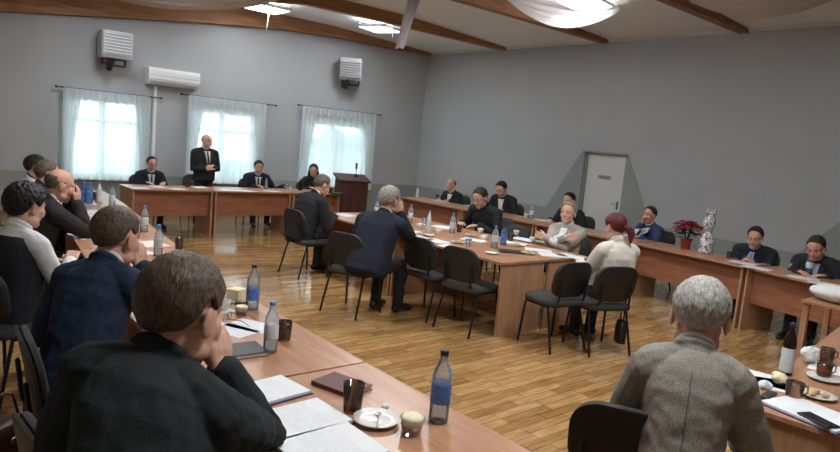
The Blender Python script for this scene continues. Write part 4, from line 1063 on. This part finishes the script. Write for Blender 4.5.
sheet('white page before the red haired woman', 570, 256, .21, .297, .1); sheet('white page under the hands of the man in the black sweater', 443, 227, .25, .3, .2); sheet('white page beside the bending man', 345, 215, .21, .297, .1); sheet('white page before the grey haired man', 408, 231, .21, .297, .2)
saucer('saucer before the woman with folded arms', 541, 243, .075, True)
for (x, y, l) in ((470, 236, 'saucer with biscuits between cup and clear bottle, middle block'), (517, 246, 'plate of biscuits behind the dark tray on the middle block')): saucer(l, x, y, .075, False, 3, 'plate')
cup('white cup beside the dark folder on the middle block', 516, 235, rz=1); cup('white cup at the hand of the grey haired man', 420, 228, rz=2); cup('white cup by the slim white bottle of the middle block', 438, 234); cup('white cup at the elbow of the woman with folded arms', 532, 242)
tumbler('clear glass before the plate of snacks on the middle block', 468, 247, .09, .034, CLEAR); tumbler('clear glass behind the slim white bottle', 424, 225, .09, .034, CLEAR)
sheet('white page half under the dark folder on the middle block', 514, 243, .21, .297, .5); sheet('white page right of the plate of biscuits on the middle block', 538, 250, .21, .297, .7); sheet('white page between the two cups of the middle block', 474, 240, .21, .297, .3); sheet('white page in front of the slim white bottle', 420, 238, .2, .29, .1)
bottle('small clear bottle at the far end of the middle block', 376, 217, .24, .034, CLEAR, CAPB, WHITEL); cup('white cup at the far end of the middle block', 366, 220)
# right row
bottle('clear bottle on the right row in front of the door', 531, 219, .25, .036, CLEAR, CAPB, WHITEL); cup('white cup beside the clear bottle of the right row', 526, 217)
bottle('clear bottle before the man writing at the right edge', 808, 274, .25, .036, BLUEG, CAPB, WHITEL); tumbler('dark cup left of the man writing by the poinsettia', 729, 258, .08, .036, AMBER, COLA); tumbler('small glass between the two writing men', 790, 270, .09, .034, CLEAR)
for (x, y, l) in ((441, 201, 'white page before the balding man'), (474, 206, 'white page before the man with bowed head'), (541, 220, 'white page before the person in black'), (632, 236, 'white page before the man in the blue suit'), (743, 263, 'white page under the joined hands right of the poinsettia'), (757, 268, 'second white page right of the joined hands'), (803, 278, 'white page before the man at the right edge'), (825, 284, 'white page at the right edge of the right row')):
    sheet(l, x, y, .22, .3, .1)
bottle('small white bottle at the far corner of the right row', 417, 197, .2, .03, MATS['white_plastic'], CAPB); tumbler('dark glass at the far corner of the right row', 437, 199, .09, .036, AMBER, COLA)
# poinsettia
p = at(685, 249, T); o = thing('poinsettia', 'red poinsettia plant in a red wrapped pot on the right row', 'plant', p)
Sh().lathe([(.05, 0), (.055, .005), (.075, .13), (.085, .14), (.07, .13)], 18).obj('pot', mat('red_foil', (150, 62, 54), .35), o, True)
rnd = random.Random(4)
def leaf(s, c, dirv, L, W):
    d = dirv.normalized(); x = d.orthogonal().normalized(); x = (Vector((0, 0, 1)).cross(d)).normalized() if abs(d.z) < .95 else x; n = d.cross(x)
    pts = [c, c+d*L*.35+x*W-n*.004, c+d*L*.7+x*W*.7, c+d*L-n*.012, c+d*L*.7-x*W*.7, c+d*L*.35-x*W-n*.004]; low = [q-n*.003 for q in pts]
    s.add(pts+low, [(0, 1, 2, 3), (0, 3, 4, 5), (6, 9, 8, 7), (6, 11, 10, 9)]+[(i, (i+1) % 6+0, (i+1) % 6+6, i+6) for i in range(6)])
for nm, mm, cnt, z0, z1, rr in (('green_leaves', mat('poinsettia_green', (40, 62, 44), .6), 34, .14, .26, .15), ('red_bracts', mat('poinsettia_red', (140, 22, 40), .6, var=.25, scale=20), 100, .14, .36, .16)):
    s = Sh()
    for k in range(cnt):
        a = rnd.random()*6.283; q = rnd.random()**.6*rr*.75; z = z1-(q/rr)**2*.12+rnd.uniform(-.05, .02)
        leaf(s, Vector((q*math.cos(a), q*math.sin(a), max(z0, z))), Vector((math.cos(a+rnd.uniform(-.6, .6)), math.sin(a+rnd.uniform(-.6, .6)), rnd.uniform(-.45, .35))), rnd.uniform(.07, .11), rnd.uniform(.022, .034))
    s.obj(nm, mm, o)
s = Sh()
for k in range(6):
    a = k*1.05; s.tube([(0, 0, .11), (.06*math.cos(a), .06*math.sin(a), .24), (.10*math.cos(a), .10*math.sin(a), .31)], .005, 6)
s.obj('stems', MATS['poinsettia_green'], o)
# mottled table decoration
p = at(705, 253, T); o = thing('table_ornament', 'tall mottled white and dark decoration standing right of the poinsettia', 'ornament', p)
MOT = mat('mottled', (206, 204, 204), .6)
b_ = MOT.node_tree.nodes['Principled BSDF']; vn = MOT.node_tree.nodes.new('ShaderNodeTexVoronoi'); vn.inputs['Scale'].default_value = 55
tcn = MOT.node_tree.nodes.new('ShaderNodeTexCoord'); rp = MOT.node_tree.nodes.new('ShaderNodeValToRGB'); rp.color_ramp.interpolation = 'CONSTANT'
rp.color_ramp.elements[0].color = lin((96, 80, 88)); rp.color_ramp.elements[1].color = lin((214, 212, 214)); rp.color_ramp.elements[1].position = .38
MOT.node_tree.links.new(tcn.outputs['Object'], vn.inputs['Vector']); MOT.node_tree.links.new(vn.outputs['Color'], rp.inputs[0]); MOT.node_tree.links.new(rp.outputs[0], b_.inputs['Base Color'])
Sh().lathe([(.02, 0), (.085, .0), (.09, .03), (.075, .10), (.085, .16), (.06, .22), (.03, .27), (.035, .30)], 20).obj('base', MOT, o, True)
s = Sh().ell((0, 0, .40), (.085, .07, .13), nu=18, nv=12); s.ell((.045, .02, .30), (.05, .045, .06)); s.obj('figure', MOT, o, True)
s = Sh()
for k in range(16):
    a = k*2.4; s.tube([(.03*math.cos(a), .03*math.sin(a), .46), (.045*math.cos(a), .045*math.sin(a), .50), (.06*math.cos(a), .06*math.sin(a), .53+.02*(k % 3))], [.012, .014, .004], 7)
s.obj('feathery_top', MOT, o, True)
# head table things
for k, (x, y, l) in enumerate(((140, 188, 'white page at the left end of the head table'), (158, 187, 'white page before the man with glasses'), (177, 189, 'white page between the man with glasses and the speaker'), (228, 190, 'white page right of the standing speaker'), (247, 191, 'white page before the man with outstretched arm'), (271, 191, 'white page by the outstretched hand'))):
    sheet(l, x, y, .24, .30, .1*k)
tumbler('dark glass left of the standing speaker', 187, 187, .10, .04, AMBER, COLA); tumbler('second dark glass left of the standing speaker, nearer to him', 192, 187, .10, .04, AMBER, COLA)
booklet('dark folder lying before the standing speaker', 199, 188, .1, .22, .3, .01, DARKC, 'folder', PAPER, group='folders on the head table')
tumbler('clear glass at the hand of the man stretching his arm', 287, 190, .10, .036, CLEAR); bottle('dark bottle at the right of the head table before the right window', 300, 190, .2, .045, BROWNG, CAPD); bottle('small bottle beside the dark one at the right of the head table', 266, 189, .2, .03, CLEAR, CAPB)
tumbler('dark cup before the right window on the head table', 330, 193, .09, .04, AMBER, COLA); booklet('dark folder at the right end of the head table', 338, 194, .1, .22, .3, .02, DARKC, 'folder', DARKC, group='folders on the head table')
# lectern
p = Vector((7.02, 10.32, 0)); o = thing('lectern', 'dark brown lectern at the right end of the head table', 'lectern', p, R(-18))
LECT = wood_mat('dark_wood', (58, 30, 26), (84, 46, 38), .4, 'Z', 2, 8)
Sh().box((0, 0, .52), (.56, .40, .98), bev=.006).obj('cabinet', LECT, o); Sh().box((0, 0, .02), (.62, .46, .05), bev=.006).obj('plinth', LECT, o)
Sh().box((0, 0, 1.04), (.64, .50, .035), Matrix.Rotation(R(12), 3, 'X'), bev=.006).obj('sloping_top', LECT, o); Sh().box((0, -.203, .55), (.42, .012, .7), bev=.004).obj('front_panel', LECT, o)
tag(Sh().tube([(0, 0, 0), (0, 0, .012)], [.05, .045], 16).tube([(0, 0, .01), (0, .0, .16)], .007, 8).tube([(0, 0, .16), (0, 0, .25)], [.019, .022], 12).obj('microphone', DARKC, None, True), 'dark microphone standing on the lectern', 'microphone').location = p+Vector((.10, .02, 1.066))
# lower right table
o = booklet('white document with a black phone lying on it', 812, 415, dirx((745, 401), (800, 425))+.02, .34, .25, .012, NAVYC, group='bound documents'); 
z2 = T+.0165
o = thing('smartphone', 'black smartphone lying on the white document', 'phone', at(818, 421, z2), dirx((803, 413), (833, 428)))
Sh().box((0, 0, .0045), (.155, .075, .009), bev=.004).obj('phone_body', mat('phone_black', (18, 18, 20), .3), o); Sh().box((0, 0, .0092), (.146, .068, .0012)).obj('screen', mat('phone_glass', (22, 26, 34), .08), o)
bottle('tall dark brown bottle with pale label on the lower right table', 785, 374, .285, .033, BROWNG, CAPD, WHITEL, (.06, .52))
sheet('white page beside the tweed sleeve', 757, 377, .21, .297, .2); sheet('white page under the crumpled wrappers', 768, 384, .2, .26, .7)
tumbler('amber glass mug nearest the black phone', 793, 399, .085, .042, AMBER, None, True); tumbler('red tea mug in the middle of the lower right table', 823, 377, .085, .040, AMBER, TEA, True); tumbler('amber mug behind the red tea mug at the right edge', 826, 362, .085, .040, AMBER, COLA, True)
saucer('saucer with snacks on the lower right table', 817, 397, .085, False, 4, 'plate'); saucer('white saucer below the red tea mug', 824, 380, .085)
def crumple(label, px, py, r, m, seed, name='crumpled_wrapper', cat='wrapper', flat=.5):
    s = Sh().ell((0, 0, r*flat), (r, r*.8, r*flat), nu=20, nv=12)
    for i, v in enumerate(s.v):
        n = noise.noise_vector(v*38+Vector((seed, 0, 0)))*r*.35; s.v[i] = Vector((v.x+n.x, v.y+n.y, max(.001, v.z+n.z*.6)))
    o = tag(s.obj(name, m), label, cat, 'crumpled napkins and wrappers'); o.location = at(px, py, T); return o
crumple('crumpled white napkin standing left of the tea mugs', 808, 362, .055, PAPER, 3, 'napkin', 'napkin', .9); crumple('crumpled clear wrapper by the white page on the lower right table', 764, 388, .04, PAPER, 5); crumple('beige pastry in its wrapper left of the glass mug', 779, 384, .045, CREAM, 8, 'pastry', 'pastry', .7)
o = thing('eyeglass_case', 'dark folded eyeglasses lying before the pastry', 'glasses', at(768, 398, T), dirx((760, 404), (778, 392))); Sh().box((0, 0, .012), (.13, .045, .02), bev=.008).obj('case_body', DARKC, o); Sh().box((0, -.02, .014), (.126, .006, .004)).obj('case_seam', STEEL, o)
sheet('white page at the right edge behind the mugs', 838, 371, .21, .28, .2)
# small table at the right edge
o = thing('cloth_bundle', 'white rounded bundle lying on the small table at the right edge', 'bundle', at(834, 302, .7502), R(80))
s = Sh()
for i in range(3): pass
s.ell((0, 0, .075), (.21, .15, .075), nu=24, nv=14)
for i, v in enumerate(s.v):
    n = noise.noise_vector(v*9)*.014; s.v[i] = Vector((v.x+n.x, v.y+n.y, max(.0, v.z+n.z)))
s.obj('bundle_cloth', mat('white_cloth', (214, 212, 208), .9), o, True); Sh().tube([(-.06, -.15, .07), (-.05, 0, .155), (-.06, .15, .07)], .007, 6).obj('tie_strap', LGREY, o, True)
# bags
def bag(name, label, loc, w, d, h, m, strap=.3, rz=0):
    o = thing(name, label, 'bag', loc, rz)
    rg = []
    for z, k in ((0, .85), (.02*h, .97), (.35*h, 1.0), (.75*h, .93), (.97*h, .72), (h, .6)):
        rg.append([Vector((math.copysign(abs(math.cos(a))**.6, math.cos(a))*w/2*k, math.copysign(abs(math.sin(a))**.6, math.sin(a))*d/2*k, z)) for a in [2*math.pi*q/20 for q in range(20)]])
    Sh().rings(rg).obj('bag_body', m, o, True)
    Sh().tube([(-w*.3, 0, h*.95), (-w*.18, 0, h+strap*.85), (0, 0, h+strap), (w*.18, 0, h+strap*.85), (w*.3, 0, h*.95)], .007, 8).obj('strap', m, o, True)
    Sh().box((0, -d*.5, h*.72), (w*.25, .012, h*.10), bev=.004).obj('clasp', STEEL, o); return o
BAGM = mat('bag_leather', (24, 23, 24), .45)
q = at(619, 343, 0); bag('handbag', 'small black handbag hanging beside the red haired woman', at(619, 342, .10), .16, .09, .22, BAGM, .40, R(50))
bag('leather_bag', 'dark brown leather bag on the floor at the lower left corner', at(2, 470, 0), .34, .18, .26, mat('brown_leather', (84, 50, 46), .5), .14, R(40))
